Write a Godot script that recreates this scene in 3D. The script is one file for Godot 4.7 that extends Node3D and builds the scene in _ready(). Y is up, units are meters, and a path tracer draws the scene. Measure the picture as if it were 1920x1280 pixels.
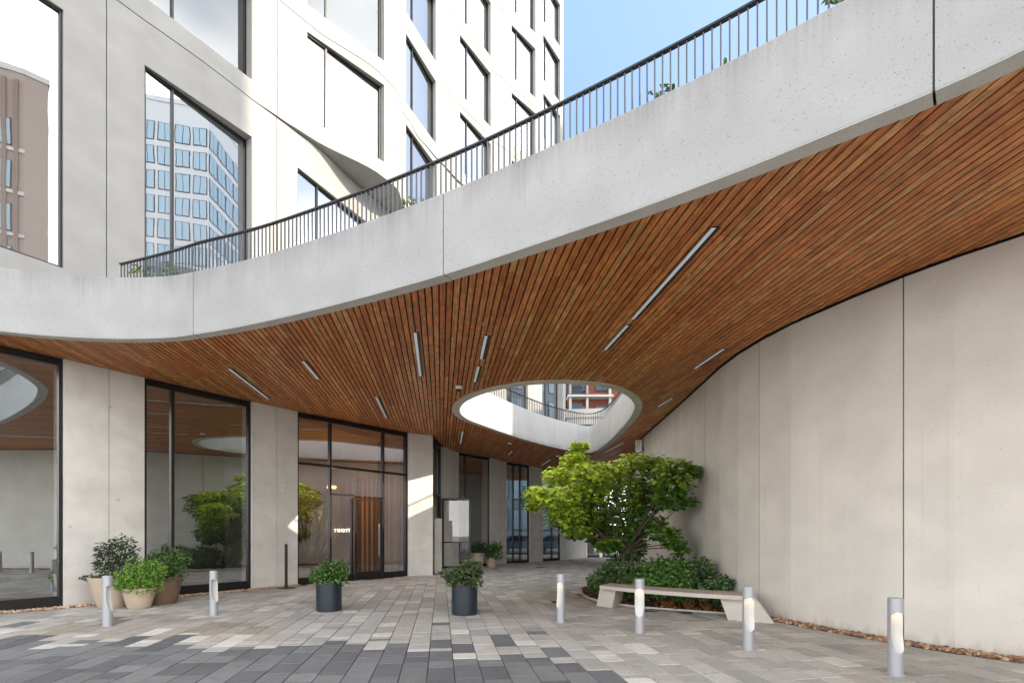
extends Node3D
# A courtyard under a timber-lined canopy. Plan points are Vector2(x, ahead) in metres: x to the right, ahead = away from the camera along -Z.

const CEIL := 5.26          # underside of the canopy
const TOP := 6.42           # top of the canopy's parapets
const EYE := 1.56
const SLAT_TURN := 0.1326   # the slats and paving run this far (radians) to the left of the view axis
var P0 := Vector2(-8.71, 12.63)   # the tower's facade line: origin, along, outwards
var T := Vector2(0.5262, 0.8504)
var N := Vector2(0.8504, -0.5262)
var rng := RandomNumberGenerator.new()
var M := {}                 # materials
var taken := {}

# ------------------------------------------------------------------ mesh building
class MB:
	var v := PackedVector3Array()
	var n := PackedVector3Array()
	var uv := PackedVector2Array()
	var uv2 := PackedVector2Array()
	var c := PackedColorArray()
	var idx := PackedInt32Array()
	var col := Color.WHITE
	var colored := false
	var with_uv2 := false

	func vert(p: Vector3, nn: Vector3, t := Vector2.ZERO, t2 := Vector2.ZERO) -> int:
		v.append(p); n.append(nn); uv.append(t); uv2.append(t2); c.append(col)
		return v.size() - 1

	func tri(a: Vector3, b: Vector3, d: Vector3, ta := Vector2.ZERO, tb := Vector2.ZERO, td := Vector2.ZERO) -> void:
		var nn := (b - a).cross(d - a)
		if nn.length_squared() < 1e-16:
			return
		nn = nn.normalized()
		var i := vert(a, nn, ta); vert(b, nn, tb); vert(d, nn, td)
		idx.append_array([i, i + 2, i + 1])

	# corners counter-clockwise as seen from the front
	func quad(a: Vector3, b: Vector3, d: Vector3, e: Vector3, ta := Vector2.ZERO, tb := Vector2.ZERO, td := Vector2.ZERO, te := Vector2.ZERO) -> void:
		var nn := (d - a).cross(e - b)
		if nn.length_squared() < 1e-16:
			return
		nn = nn.normalized()
		var i := vert(a, nn, ta); vert(b, nn, tb); vert(d, nn, td); vert(e, nn, te)
		idx.append_array([i, i + 2, i + 1, i, i + 3, i + 2])

	func box(at: Vector3, size: Vector3, b := Basis.IDENTITY, bevel := 0.0) -> void:
		var h := size / 2.0
		var k: float = minf(bevel, minf(h.x, minf(h.y, h.z)) * 0.8)
		var f := func(x: float, y: float, z: float) -> Vector3: return at + b * Vector3(x, y, z)
		var X := h.x; var Y := h.y; var Z := h.z
		var x := X - k; var y := Y - k; var z := Z - k
		quad(f.call(-x, -y, Z), f.call(x, -y, Z), f.call(x, y, Z), f.call(-x, y, Z))
		quad(f.call(x, -y, -Z), f.call(-x, -y, -Z), f.call(-x, y, -Z), f.call(x, y, -Z))
		quad(f.call(X, -y, z), f.call(X, -y, -z), f.call(X, y, -z), f.call(X, y, z))
		quad(f.call(-X, -y, -z), f.call(-X, -y, z), f.call(-X, y, z), f.call(-X, y, -z))
		quad(f.call(-x, Y, z), f.call(x, Y, z), f.call(x, Y, -z), f.call(-x, Y, -z))
		quad(f.call(-x, -Y, -z), f.call(x, -Y, -z), f.call(x, -Y, z), f.call(-x, -Y, z))
		if k > 0.0:
			for s in [1.0, -1.0]:
				for q in [1.0, -1.0]:
					var e4 := func(a: Vector3, a2: Vector3, a3: Vector3, a4: Vector3, flip: bool) -> void:
						if flip: quad(a4, a3, a2, a)
						else: quad(a, a2, a3, a4)
					e4.call(f.call(s * X, q * y, -z), f.call(s * x, q * Y, -z), f.call(s * x, q * Y, z), f.call(s * X, q * y, z), s * q < 0)
					e4.call(f.call(s * X, -y, q * z), f.call(s * X, y, q * z), f.call(s * x, y, q * Z), f.call(s * x, -y, q * Z), s * q < 0)
					e4.call(f.call(-x, s * Y, q * z), f.call(-x, s * y, q * Z), f.call(x, s * y, q * Z), f.call(x, s * Y, q * z), s * q < 0)

	# a bar of rectangular section between two points
	func bar(a: Vector3, b: Vector3, w: float, d: float, up := Vector3.UP) -> void:
		var y := (b - a).normalized()
		if absf(y.dot(up)) > 0.99:
			up = Vector3.RIGHT
		var x := y.cross(up).normalized()
		box((a + b) / 2.0, Vector3(w, (b - a).length(), d), Basis(x, y, x.cross(y)))

	# rows of points -> a smooth sheet; the front is towards (next column) x (next row)
	func sheet(rows: Array, uvs = null, skip = null, uv2s = null) -> void:
		var h := rows.size()
		var w: int = rows[0].size()
		var nn := []
		for j in h:
			for i in w:
				nn.append(Vector3.ZERO)
		for j in h - 1:
			for i in w - 1:
				if skip != null and skip.call(i, j):
					continue
				var q: Vector3 = (rows[j + 1][i + 1] - rows[j][i]).cross(rows[j + 1][i] - rows[j][i + 1])
				for k in [j * w + i, j * w + i + 1, (j + 1) * w + i, (j + 1) * w + i + 1]:
					nn[k] += q
		var first := v.size()
		for j in h:
			for i in w:
				var t: Vector2 = uvs[j][i] if uvs != null else Vector2.ZERO
				var t2: Vector2 = uv2s[j][i] if uv2s != null else Vector2.ZERO
				vert(rows[j][i], nn[j * w + i].normalized() if nn[j * w + i].length_squared() > 1e-18 else Vector3.UP, t, t2)
		for j in h - 1:
			for i in w - 1:
				if skip != null and skip.call(i, j):
					continue
				var a := first + j * w + i
				idx.append_array([a, a + w + 1, a + 1, a, a + w, a + w + 1])

	# profile of (radius, height), turned round the vertical axis at a point
	func lathe(at: Vector3, profile: Array, sides := 28) -> void:
		var rows := []
		for p in profile:
			var row := []
			for k in sides + 1:
				var a := TAU * k / sides
				row.append(at + Vector3(cos(a) * p.x, p.y, -sin(a) * p.x))
			rows.append(row)
		for j in rows.size() - 1:
			sheet([rows[j], rows[j + 1]])

	func tube(path: Array, r0: float, r1: float, sides := 8) -> void:
		var rows := []
		for j in path.size():
			var along: Vector3 = (path[mini(j + 1, path.size() - 1)] - path[maxi(j - 1, 0)]).normalized()
			var x := along.cross(Vector3.UP if absf(along.y) < 0.95 else Vector3.RIGHT).normalized()
			var y := x.cross(along)
			var r := lerpf(r0, r1, float(j) / (path.size() - 1))
			var row := []
			for k in sides + 1:
				var a := TAU * k / sides
				row.append(path[j] + (x * cos(a) - y * sin(a)) * r)
			rows.append(row)
		sheet(rows)
		for e in [0, path.size() - 1]:
			for k in sides:
				if e == 0: tri(path[0], rows[0][k + 1], rows[0][k])
				else: tri(path[e], rows[e][k], rows[e][k + 1])

	# a plan polygon (x, ahead) drawn out between two heights, with caps
	func prism(poly: PackedVector2Array, y0: float, y1: float, caps := true) -> void:
		if Geometry2D.is_polygon_clockwise(poly):
			poly = poly.duplicate(); poly.reverse()
		var m := poly.size()
		for i in m:
			var a := poly[i]; var b := poly[(i + 1) % m]
			quad(Vector3(a.x, y0, -a.y), Vector3(b.x, y0, -b.y), Vector3(b.x, y1, -b.y), Vector3(a.x, y1, -a.y))
		if caps:
			var t := Geometry2D.triangulate_polygon(poly)
			for i in range(0, t.size(), 3):
				var p := poly[t[i]]; var q := poly[t[i + 1]]; var r := poly[t[i + 2]]
				if (q - p).cross(r - p) < 0:
					var s := q; q = r; r = s
				tri(Vector3(p.x, y1, -p.y), Vector3(q.x, y1, -q.y), Vector3(r.x, y1, -r.y))
				tri(Vector3(p.x, y0, -p.y), Vector3(r.x, y0, -r.y), Vector3(q.x, y0, -q.y))

	func leaf(at: Vector3, along: Vector3, face: Vector3, length: float, width: float, fold := 0.25) -> void:
		var y := along.normalized()
		var x := y.cross(face)
		x = x.normalized() if x.length_squared() > 1e-6 else y.cross(Vector3(0.3, 0.9, 0.2)).normalized()
		var z := x.cross(y)
		var a := at
		var l := at + y * length * 0.42 - x * width * 0.5 + z * fold * width
		var r := at + y * length * 0.42 + x * width * 0.5 + z * fold * width
		var l2 := at + y * length * 0.75 - x * width * 0.36 + z * fold * width * 0.6
		var r2 := at + y * length * 0.75 + x * width * 0.36 + z * fold * width * 0.6
		var t := at + y * length - z * fold * length * 0.3
		tri(a, r, t); tri(a, t, l)
		tri(r, r2, t); tri(l, t, l2)

	func done() -> ArrayMesh:
		var arrays := []
		arrays.resize(Mesh.ARRAY_MAX)
		arrays[Mesh.ARRAY_VERTEX] = v
		arrays[Mesh.ARRAY_NORMAL] = n
		arrays[Mesh.ARRAY_TEX_UV] = uv
		if with_uv2: arrays[Mesh.ARRAY_TEX_UV2] = uv2
		if colored: arrays[Mesh.ARRAY_COLOR] = c
		arrays[Mesh.ARRAY_INDEX] = idx
		var m := ArrayMesh.new()
		if idx.size():
			m.add_surface_from_arrays(Mesh.PRIMITIVE_TRIANGLES, arrays)
		return m

# ------------------------------------------------------------------ scene helpers
func pv(p: Vector2, y: float) -> Vector3:
	return Vector3(p.x, y, -p.y)

func numbered(called: String) -> String:
	var k: int = taken.get(called, 0)
	taken[called] = k + 1
	return called if k == 0 else "%s_%03d" % [called, k]

func tag(o: Node, label: String, category: String, group := "") -> Node:
	o.set_meta("label", label); o.set_meta("category", category)
	if group: o.set_meta("group", group)
	return o

func thing(called: String, label: String, category: String, at := Vector3.ZERO, turn := 0.0, group := "") -> Node3D:
	var o := Node3D.new()
	o.name = numbered(called)
	add_child(o)
	o.position = at; o.rotation.y = turn
	tag(o, label, category, group)
	return o

func put(called: String, mesh, mat: Material, at := Vector3.ZERO) -> MeshInstance3D:
	var o := MeshInstance3D.new()
	o.name = numbered(called)
	o.mesh = mesh.done() if mesh is MB else mesh
	if mat: o.material_override = mat
	o.position = at
	add_child(o)
	return o

var part_count := {}
func part(called: String, mesh, mat: Material, parent: Node, at := Vector3.ZERO) -> MeshInstance3D:
	var o := MeshInstance3D.new()
	var key := "%d/%s" % [parent.get_instance_id(), called]
	var k: int = part_count.get(key, 0)
	part_count[key] = k + 1
	o.name = called if k == 0 else "%s_%03d" % [called, k]
	o.mesh = mesh.done() if mesh is MB else mesh
	if mat: o.material_override = mat
	o.position = at
	parent.add_child(o, true)
	return o

func structure(o: Node) -> Node:
	o.set_meta("kind", "structure")
	return o

func spline(points, per: int, closed := false) -> PackedVector2Array:
	var out := PackedVector2Array()
	var m: int = points.size()
	for i in (m if closed else m - 1):
		var p: Array = []
		for k in [-1, 0, 1, 2]:
			p.append(points[posmod(i + k, m)] if closed else points[clampi(i + k, 0, m - 1)])
		for j in per:
			var a: Vector2 = p[1]
			out.append(a.cubic_interpolate(p[2], p[0], p[3], float(j) / per))
	if not closed: out.append(points[m - 1])
	return out

func relax(line: PackedVector2Array, times: int, closed: bool) -> PackedVector2Array:
	for k in times:
		var next := line.duplicate()
		var m := line.size()
		for i in m:
			if closed or (i > 0 and i < m - 1):
				next[i] = line[i] * 0.5 + (line[posmod(i - 1, m)] + line[posmod(i + 1, m)]) * 0.25
		line = next
	return line

# every point of a line moved to its right-hand side
func shifted(line: PackedVector2Array, by: float, closed := false) -> PackedVector2Array:
	var out := PackedVector2Array()
	var m := line.size()
	for i in m:
		var a := line[posmod(i - 1, m)] if closed else line[maxi(i - 1, 0)]
		var b := line[posmod(i + 1, m)] if closed else line[mini(i + 1, m - 1)]
		var d := (b - a).normalized()
		out.append(line[i] + Vector2(d.y, -d.x) * by)
	return out

# points at even steps along a line, each with the direction there
func stations(line: PackedVector2Array, step: float, closed := false) -> Array:
	var out := []
	var left := 0.0
	var m := line.size()
	for i in (m if closed else m - 1):
		var a := line[i]; var b := line[(i + 1) % m]
		var l := a.distance_to(b)
		while left < l:
			out.append([a.lerp(b, left / l), (b - a) / l])
			left += step
		left -= l
	return out

func knots(table: Array, x: float) -> float:
	if x <= table[0][0]: return table[0][1]
	for i in table.size() - 1:
		if x <= table[i + 1][0]:
			var t: float = (x - table[i][0]) / (table[i + 1][0] - table[i][0])
			return lerpf(table[i][1], table[i + 1][1], t * t * (3.0 - 2.0 * t))
	return table[-1][1]

func vary(c: Color, k: float) -> Color:
	var f := 1.0 + rng.randf_range(-k, k)
	return Color(c.r * f, c.g * f, c.b * f)

func ball() -> Vector3:
	while true:
		var p := Vector3(rng.randf_range(-1, 1), rng.randf_range(-1, 1), rng.randf_range(-1, 1))
		if p.length_squared() <= 1.0: return p
	return Vector3.ZERO

# ------------------------------------------------------------------ textures and materials
func noise(freq: float, octaves: int, s: int) -> FastNoiseLite:
	var f := FastNoiseLite.new()
	f.seed = s
	f.noise_type = FastNoiseLite.TYPE_SIMPLEX_SMOOTH
	f.frequency = freq
	f.fractal_octaves = octaves
	return f

func grey_texture(w: int, h: int, data: PackedByteArray) -> ImageTexture:
	return ImageTexture.create_from_image(Image.create_from_data(w, h, false, Image.FORMAT_L8, data))

# exposed-aggregate concrete: soft mottling, grain, pits and pale stones. [colour, relief]
func concrete_textures(size: int, pits: int, depth: float, grain: float, s: int) -> Array:
	var mottle: PackedByteArray = noise(3.0 / size, 4, s).get_seamless_image(size, size).get_data()
	var fine: PackedByteArray = noise(0.34, 2, s + 1).get_seamless_image(size, size).get_data()
	var colour := PackedByteArray(); colour.resize(size * size)
	var relief := PackedByteArray(); relief.resize(size * size)
	var r := RandomNumberGenerator.new()
	r.seed = s
	for i in size * size:
		var g := (fine[i] - 128) * grain + r.randf_range(-7, 7) * grain * 3.0
		colour[i] = clampi(int(225 + (mottle[i] - 128) * 0.07 + g), 0, 255)
		relief[i] = clampi(int(190 + g), 0, 255)
	for k in pits:
		var x := r.randi() % size
		var y := r.randi() % size
		var big := r.randf() < 0.28
		var dark := r.randf_range(0.35, 1.0) * depth
		for p in ([Vector2i(0, 0), Vector2i(1, 0), Vector2i(0, 1), Vector2i(1, 1)] if big else [Vector2i(0, 0)]):
			var at: int = posmod(y + p.y, size) * size + posmod(x + p.x, size)
			colour[at] = clampi(int(colour[at] * (1.0 - dark)), 0, 255)
			relief[at] = clampi(int(relief[at] - 120 * dark), 0, 255)
	for k in pits / 2:
		var at := r.randi() % (size * size)
		colour[at] = mini(255, colour[at] + 22)
	return [grey_texture(size, size, colour), grey_texture(size, size, relief)]

func wood_texture(w: int, h: int) -> ImageTexture:
	var a := noise(1.0, 3, 71)
	var data := PackedByteArray(); data.resize(w * h)
	for y in h:
		for x in w:
			var t := a.get_noise_2d(x * 0.006, y * 0.16) * 55.0 + a.get_noise_2d(x * 0.03 + 90.0, y * 0.75) * 32.0 + a.get_noise_2d(x * 0.012 + 300.0, y * 0.02) * 26.0
			data[y * w + x] = clampi(int(200 + t), 90, 255)
	return grey_texture(w, h, data)

# rain streaks under a coping: brown-grey with the streak's strength as alpha
func streak_texture(w: int, h: int) -> ImageTexture:
	var a := noise(1.0, 3, 15)
	var im := Image.create(w, h, false, Image.FORMAT_RGBA8)
	for x in w:
		var reach := 0.50 + 0.30 * a.get_noise_2d(x * 0.02, 4.0) + 0.10 * a.get_noise_2d(x * 0.09, 44.0)
		var strong := clampf(0.5 + 0.6 * a.get_noise_2d(x * 0.012, 9.0) + 0.35 * a.get_noise_2d(x * 0.14, 19.0), 0.1, 1.0)
		for y in h:
			var f := float(y) / h
			var k := clampf(1.0 - f / maxf(reach, 0.05), 0.0, 1.0)
			im.set_pixel(x, y, Color(0.50, 0.47, 0.42, 0.48 * strong * pow(k, 1.3)))
	return ImageTexture.create_from_image(im)

# dirt for walls and paving: soft blotches and a few spots, strength in the alpha
func grime_texture(size: int, s: int, tint: Color, strength: float, spots: int) -> ImageTexture:
	var big: PackedByteArray = noise(2.6 / size, 4, s).get_seamless_image(size, size).get_data()
	var small: PackedByteArray = noise(14.0 / size, 3, s + 5).get_seamless_image(size, size).get_data()
	var data := PackedByteArray()
	data.resize(size * size * 4)
	for i in size * size:
		data[i * 4] = int(tint.r * 255); data[i * 4 + 1] = int(tint.g * 255); data[i * 4 + 2] = int(tint.b * 255)
		data[i * 4 + 3] = clampi(int((maxf(0.0, big[i] - 118) * 1.5 + maxf(0.0, small[i] - 140) * 1.2) * strength), 0, 200)
	var r := RandomNumberGenerator.new()
	r.seed = s
	for k in spots:
		var x := r.randi() % size; var y := r.randi() % size
		var n := r.randi_range(1, 3)
		for a in range(-n, n + 1):
			for b in range(-n, n + 1):
				if a * a + b * b <= n * n: data[(posmod(y + a, size) * size + posmod(x + b, size)) * 4 + 3] = 110
	return ImageTexture.create_from_image(Image.create_from_data(size, size, false, Image.FORMAT_RGBA8, data))

func soiled(m: StandardMaterial3D, t: Texture2D, metres: float) -> void:
	m.detail_enabled = true
	m.detail_albedo = t
	m.detail_blend_mode = BaseMaterial3D.BLEND_MODE_MUL
	m.detail_uv_layer = BaseMaterial3D.DETAIL_UV_2
	m.uv2_triplanar = true
	m.uv2_world_triplanar = true
	m.uv2_triplanar_sharpness = 8.0
	m.uv2_scale = Vector3.ONE / metres

# a wall's weathering from its head (top row) to its foot: faint runs and a splashed base
func weather_texture(w: int, h: int) -> ImageTexture:
	var a := noise(1.0, 3, 33)
	var im := Image.create(w, h, false, Image.FORMAT_RGBA8)
	for x in w:
		var run := maxf(0.0, a.get_noise_2d(x * 0.07, 3.0) - 0.2) * 0.16
		var from := 0.5 + 0.5 * a.get_noise_2d(x * 0.05, 60.0)
		var base := 0.045 + 0.03 * a.get_noise_2d(x * 0.06, 90.0)
		for y in h:
			var f := float(y) / h
			var k := run * clampf((f - from * 0.6) * 6.0, 0.0, 1.0) * clampf((1.05 - f) * 2.0, 0.0, 1.0)
			k += 0.5 * clampf(1.0 - (1.0 - f) / base, 0.0, 1.0) + 0.03 * maxf(0.0, a.get_noise_2d(x * 0.012, y * 0.02))
			im.set_pixel(x, y, Color(0.47, 0.43, 0.37, clampf(k, 0.0, 0.6)))
	return ImageTexture.create_from_image(im)

func mat(c: Color, rough := 0.8, metal := 0.0) -> StandardMaterial3D:      # c is a linear base colour
	var m := StandardMaterial3D.new()
	m.albedo_color = c.linear_to_srgb()
	m.roughness = rough
	m.metallic = metal
	return m

func world_tex(m: StandardMaterial3D, t: Array, metres: float, relief: float) -> StandardMaterial3D:
	m.albedo_texture = t[0]
	m.uv1_triplanar = true
	m.uv1_world_triplanar = true
	m.uv1_triplanar_sharpness = 8.0
	m.uv1_scale = Vector3.ONE / metres
	if relief > 0.0:
		m.heightmap_enabled = true
		m.heightmap_texture = t[1]
		m.heightmap_scale = relief
	return m

# coated glass: a share of mirror, the rest clear
var ripple: NoiseTexture2D
func glass(share: float, tint: Color, wavy := 0.035) -> ORMMaterial3D:
	var m := ORMMaterial3D.new()
	var im := Image.create(2, 2, false, Image.FORMAT_RGB8)
	im.fill(Color(1, 0.0, 1))
	m.orm_texture = ImageTexture.create_from_image(im)
	m.transparency = BaseMaterial3D.TRANSPARENCY_ALPHA
	m.albedo_color = Color(tint.r, tint.g, tint.b, share)
	if ripple == null:
		var f := noise(0.010, 2, 77)
		ripple = NoiseTexture2D.new()
		ripple.width = 256; ripple.height = 256
		ripple.seamless = true
		ripple.as_normal_map = true
		ripple.bump_strength = 1.0
		ripple.noise = f
	m.normal_enabled = true
	m.normal_texture = ripple
	m.normal_scale = wavy
	m.uv1_triplanar = true
	m.uv1_world_triplanar = true
	m.uv1_scale = Vector3.ONE / 3.4
	return m

func leafy(back := 0.5) -> StandardMaterial3D:
	var m := mat(Color.WHITE, 0.5)
	m.vertex_color_use_as_albedo = true
	m.backlight_enabled = true
	m.backlight = Color(back, back, back * 0.6)
	m.cull_mode = BaseMaterial3D.CULL_DISABLED
	return m

func glow(c: Color, energy: float) -> StandardMaterial3D:
	var m := mat(Color(0.8, 0.8, 0.8), 0.4)
	m.emission_enabled = true
	m.emission = c
	m.emission_energy_multiplier = energy
	return m

# ------------------------------------------------------------------ the surveyed lines of the place
var front := PackedVector2Array()    # outer foot of the canopy's front parapet, left to right
var hole := PackedVector2Array()     # edge of the slats round the oculus, clockwise seen from above
var right_wall := PackedVector2Array()
var wall_line := PackedVector2Array()        # its bends; the wall is folded there
var ceiling_area := PackedVector2Array()
var facade_foot := PackedVector2Array()

func survey() -> void:
	front = relax(spline([Vector2(-11.6, 8.3), Vector2(-10.5, 9.16), Vector2(-9.35, 9.74), Vector2(-8.49, 10.0), Vector2(-7.53, 10.12), Vector2(-6.6, 10.08), Vector2(-5.95, 9.91), Vector2(-4.62, 9.43), Vector2(-2.73, 8.55), Vector2(-0.96, 7.6), Vector2(0.27, 6.83), Vector2(1.42, 6.08), Vector2(2.33, 5.42), Vector2(3.01, 4.87), Vector2(3.53, 4.45), Vector2(3.92, 4.06), Vector2(4.5, 3.3), Vector2(5.0, 2.2), Vector2(5.3, 0.6), Vector2(5.4, -1.5), Vector2(5.4, -3.0)], 8), 6, false)
	hole = relax(spline([Vector2(-1.80, 15.88), Vector2(-1.55, 14.86), Vector2(-1.07, 14.05), Vector2(-0.53, 13.48), Vector2(0.12, 13.07), Vector2(0.7, 12.89), Vector2(1.3, 12.85), Vector2(1.92, 12.97), Vector2(2.43, 13.19), Vector2(2.85, 13.55), Vector2(3.32, 14.2), Vector2(3.68, 15.03), Vector2(3.87, 15.9), Vector2(3.99, 17.1), Vector2(4.07, 19.31), Vector2(4.07, 22.02), Vector2(3.95, 23.6), Vector2(3.6, 24.35), Vector2(3.0, 24.15), Vector2(1.85, 23.06), Vector2(0.6, 21.35), Vector2(-0.47, 19.53), Vector2(-1.15, 18.23), Vector2(-1.55, 17.42), Vector2(-1.76, 16.7)], 6, true), 5, true)
	wall_line = PackedVector2Array([Vector2(8.6, 0.5), Vector2(7.75, 3.6), Vector2(7.0, 5.3), Vector2(6.31, 6.57), Vector2(5.92, 7.12), Vector2(5.62, 7.65), Vector2(5.28, 8.42), Vector2(4.92, 9.4), Vector2(4.74, 10.22), Vector2(4.65, 10.95), Vector2(4.63, 11.9), Vector2(4.69, 12.98), Vector2(4.77, 14.6), Vector2(4.9, 17.6), Vector2(5.08, 21.9)])
	right_wall = spline(wall_line, 3)
	facade_foot = PackedVector2Array([Vector2(-13.4, 5.0), Vector2(-9.48, 11.28), Vector2(-8.71, 12.63), Vector2(-7.28, 14.92), Vector2(-6.5, 16.16), Vector2(-3.82, 19.58), Vector2(-2.98, 20.05), Vector2(-2.95, 22.75), Vector2(-2.43, 24.34), Vector2(-1.04, 26.06), Vector2(-0.28, 27.61), Vector2(0.99, 29.13), Vector2(1.76, 30.33), Vector2(2.88, 31.36), Vector2(4.1, 33.2), Vector2(4.6, 34.6)])
	var inner := shifted(front, -0.21)
	for p in inner: ceiling_area.append(p)
	for p in right_wall: ceiling_area.append(p + Vector2(-0.035, 0.0))
	for p in [Vector2(5.2, 22.0), Vector2(8.5, 22.3), Vector2(9.0, 34.6)]: ceiling_area.append(p)
	for k in range(facade_foot.size() - 1, 0, -1): ceiling_area.append(facade_foot[k] + Vector2(0.0, -0.02))
	ceiling_area = Geometry2D.intersect_polygons(ceiling_area, PackedVector2Array([Vector2(-14, -4), Vector2(12, -4), Vector2(12, 36), Vector2(-14, 36)]))[0]

func make_materials() -> void:
	var facade := concrete_textures(1024, 2600, 0.40, 0.10, 3)
	var rough := concrete_textures(1024, 4600, 0.7, 0.16, 8)
	var paving := concrete_textures(512, 9000, 0.5, 1.6, 21)
	M.facade = world_tex(mat(Color(0.37, 0.364, 0.345), 0.75), facade, 3.0, 0.03)
	M.column = world_tex(mat(Color(0.78, 0.755, 0.705), 0.75), facade, 2.4, 0.03)
	M.wall = world_tex(mat(Color(0.77, 0.73, 0.66), 0.8), facade, 3.7, 0.03)
	M.fascia = world_tex(mat(Color(0.422, 0.424, 0.426), 0.75), rough, 3.6, 0.05)
	soiled(M.column, grime_texture(512, 5, Color(0.70, 0.67, 0.63), 0.25, 10), 5.3)
	M.wall.detail_enabled = true
	M.wall.detail_albedo = weather_texture(1024, 256)
	M.wall.detail_blend_mode = BaseMaterial3D.BLEND_MODE_MUL
	M.wall.detail_uv_layer = BaseMaterial3D.DETAIL_UV_2
	M.fascia.detail_enabled = true
	M.fascia.detail_albedo = streak_texture(1024, 128)
	M.fascia.detail_blend_mode = BaseMaterial3D.BLEND_MODE_MUL
	M.fascia.detail_uv_layer = BaseMaterial3D.DETAIL_UV_2
	M.lip = world_tex(mat(Color(0.78, 0.76, 0.70), 0.8), rough, 3.0, 0.05)
	M.drum = world_tex(mat(Color(0.62, 0.62, 0.61), 0.55), facade, 5.0, 0.0)
	M.paver = world_tex(mat(Color.WHITE, 0.82), paving, 1.1, 0.15)
	M.paver.vertex_color_use_as_albedo = true
	soiled(M.paver, grime_texture(512, 9, Color(0.60, 0.57, 0.53), 0.30, 200), 4.7)
	M.bench = world_tex(mat(Color(0.60, 0.56, 0.50), 0.7), rough, 1.4, 0.04)
	M.bench_top = world_tex(mat(Color(0.50, 0.40, 0.32), 0.7), rough, 1.4, 0.04)
	M.wood = mat(Color.WHITE, 0.5)
	M.wood.albedo_texture = wood_texture(512, 64)
	M.wood.vertex_color_use_as_albedo = true
	M.black = mat(Color(0.012, 0.012, 0.013), 0.45)
	M.void = mat(Color(0.008, 0.007, 0.006), 0.95)
	M.frame = mat(Color(0.016, 0.015, 0.015), 0.35, 0.3)
	M.mullion = mat(Color(0.03, 0.027, 0.026), 0.3, 0.4)
	M.steel = mat(Color(0.36, 0.37, 0.40), 0.42, 0.5)
	M.rail = mat(Color(0.03, 0.031, 0.036), 0.3, 0.4)
	M.baluster = mat(Color(0.09, 0.09, 0.10), 0.3, 0.5)
	M.far_pane = mat(Color(0.22, 0.33, 0.42), 0.2, 0.2)
	M.lens = glow(Color(0.86, 0.93, 1.0), 0.03)
	M.bollard = mat(Color(0.36, 0.37, 0.40), 0.38, 0.35)
	M.white = mat(Color(0.78, 0.77, 0.75), 0.5)
	M.blue_pot = mat(Color(0.013, 0.020, 0.031), 0.3)
	M.clay_pot = world_tex(mat(Color(0.56, 0.45, 0.34), 0.6), facade, 1.0, 0.04)
	M.brown_pot = world_tex(mat(Color(0.22, 0.135, 0.09), 0.6), facade, 1.0, 0.04)
	M.soil = world_tex(mat(Color(0.045, 0.022, 0.013), 0.95), paving, 0.6, 2.0)
	M.bark = mat(Color(0.085, 0.06, 0.042), 0.9)
	M.leaf = leafy(0.55)
	M.dark_leaf = leafy(0.2)
	M.glass = glass(0.52, Color(0.93, 0.96, 0.97))
	M.clear_glass = glass(0.62, Color(0.95, 0.94, 0.97))
	M.sky_glass = glass(0.21, Color(0.93, 0.95, 0.97))
	M.podium_glass = glass(0.52, Color(0.93, 0.95, 0.97))
	M.door_glass = glass(0.10, Color(0.95, 0.96, 0.97))
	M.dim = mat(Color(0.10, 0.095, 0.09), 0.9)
	M.room = mat(Color(0.30, 0.29, 0.28), 0.9)
	M.ground = world_tex(mat(Color(0.36, 0.345, 0.32), 0.9), paving, 2.0, 0.2)
	M.pebble = mat(Color.WHITE, 0.6)
	M.pebble.vertex_color_use_as_albedo = true
	M.brick = mat(Color(0.24, 0.07, 0.045), 0.85)
	M.slate = mat(Color(0.15, 0.20, 0.25), 0.5)
	M.pale_stone = mat(Color(0.55, 0.53, 0.49), 0.8)
	M.teal = mat(Color(0.13, 0.24, 0.32), 0.3, 0.0)
	M.dark_pane = mat(Color(0.035, 0.05, 0.07), 0.06, 0.5)
	M.blue_pane = mat(Color(0.36, 0.50, 0.60), 0.3)
	M.brass = mat(Color(0.42, 0.27, 0.15), 0.4, 0.3)
	M.sealant = mat(Color(0.10, 0.10, 0.098), 0.9)
	M.rust = mat(Color(0.05, 0.028, 0.016), 0.8, 0.2)

# ------------------------------------------------------------------ sky, sun, camera
const SUN := Vector3(1.0, 0.565, 0.336)      # towards the sun: right of the view, a little behind the camera

func sky_image() -> ImageTexture:
	var w := 512
	var h := 256
	var im := Image.create(w, h, false, Image.FORMAT_RGBF)
	var cloud := noise(1.5, 5, 40)
	var to_sun := SUN.normalized()
	for j in h:
		var el := PI * (0.5 - (j + 0.5) / h)
		for i in w:
			var az := TAU * (i + 0.5) / w
			var d := Vector3(sin(az) * cos(el), sin(el), -cos(az) * cos(el))
			var up := maxf(d.y, 0.0)
			var c := Vector3(0.95, 0.94, 0.92).lerp(Vector3(0.056, 0.113, 0.225), smoothstep(0.0, 0.42, up))
			var near := acos(clampf(d.dot(to_sun), -1.0, 1.0))
			c += Vector3(1.0, 0.96, 0.88) * (0.5 * exp(-near / 0.5) + 0.04 * exp(-near / 1.4))
			# broken thin cloud, with a clear blue gap ahead over the terrace
			var k := cloud.get_noise_3d(d.x / (up + 0.35), d.y * 2.0, d.z / (up + 0.35))
			var open := clampf((0.93 - d.dot(Vector3(0.2, 0.62, -0.76))) * 6.0, 0.0, 1.0)
			var cover := smoothstep(-0.55, 0.25, k) * open * 0.9
			c = c.lerp(Vector3(0.95, 0.925, 0.89) * (1.0 + 0.25 * k + 0.5 * exp(-near / 0.9)), cover)
			im.set_pixel(i, j, Color(c.x, c.y, c.z))
	return ImageTexture.create_from_image(im)

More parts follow.
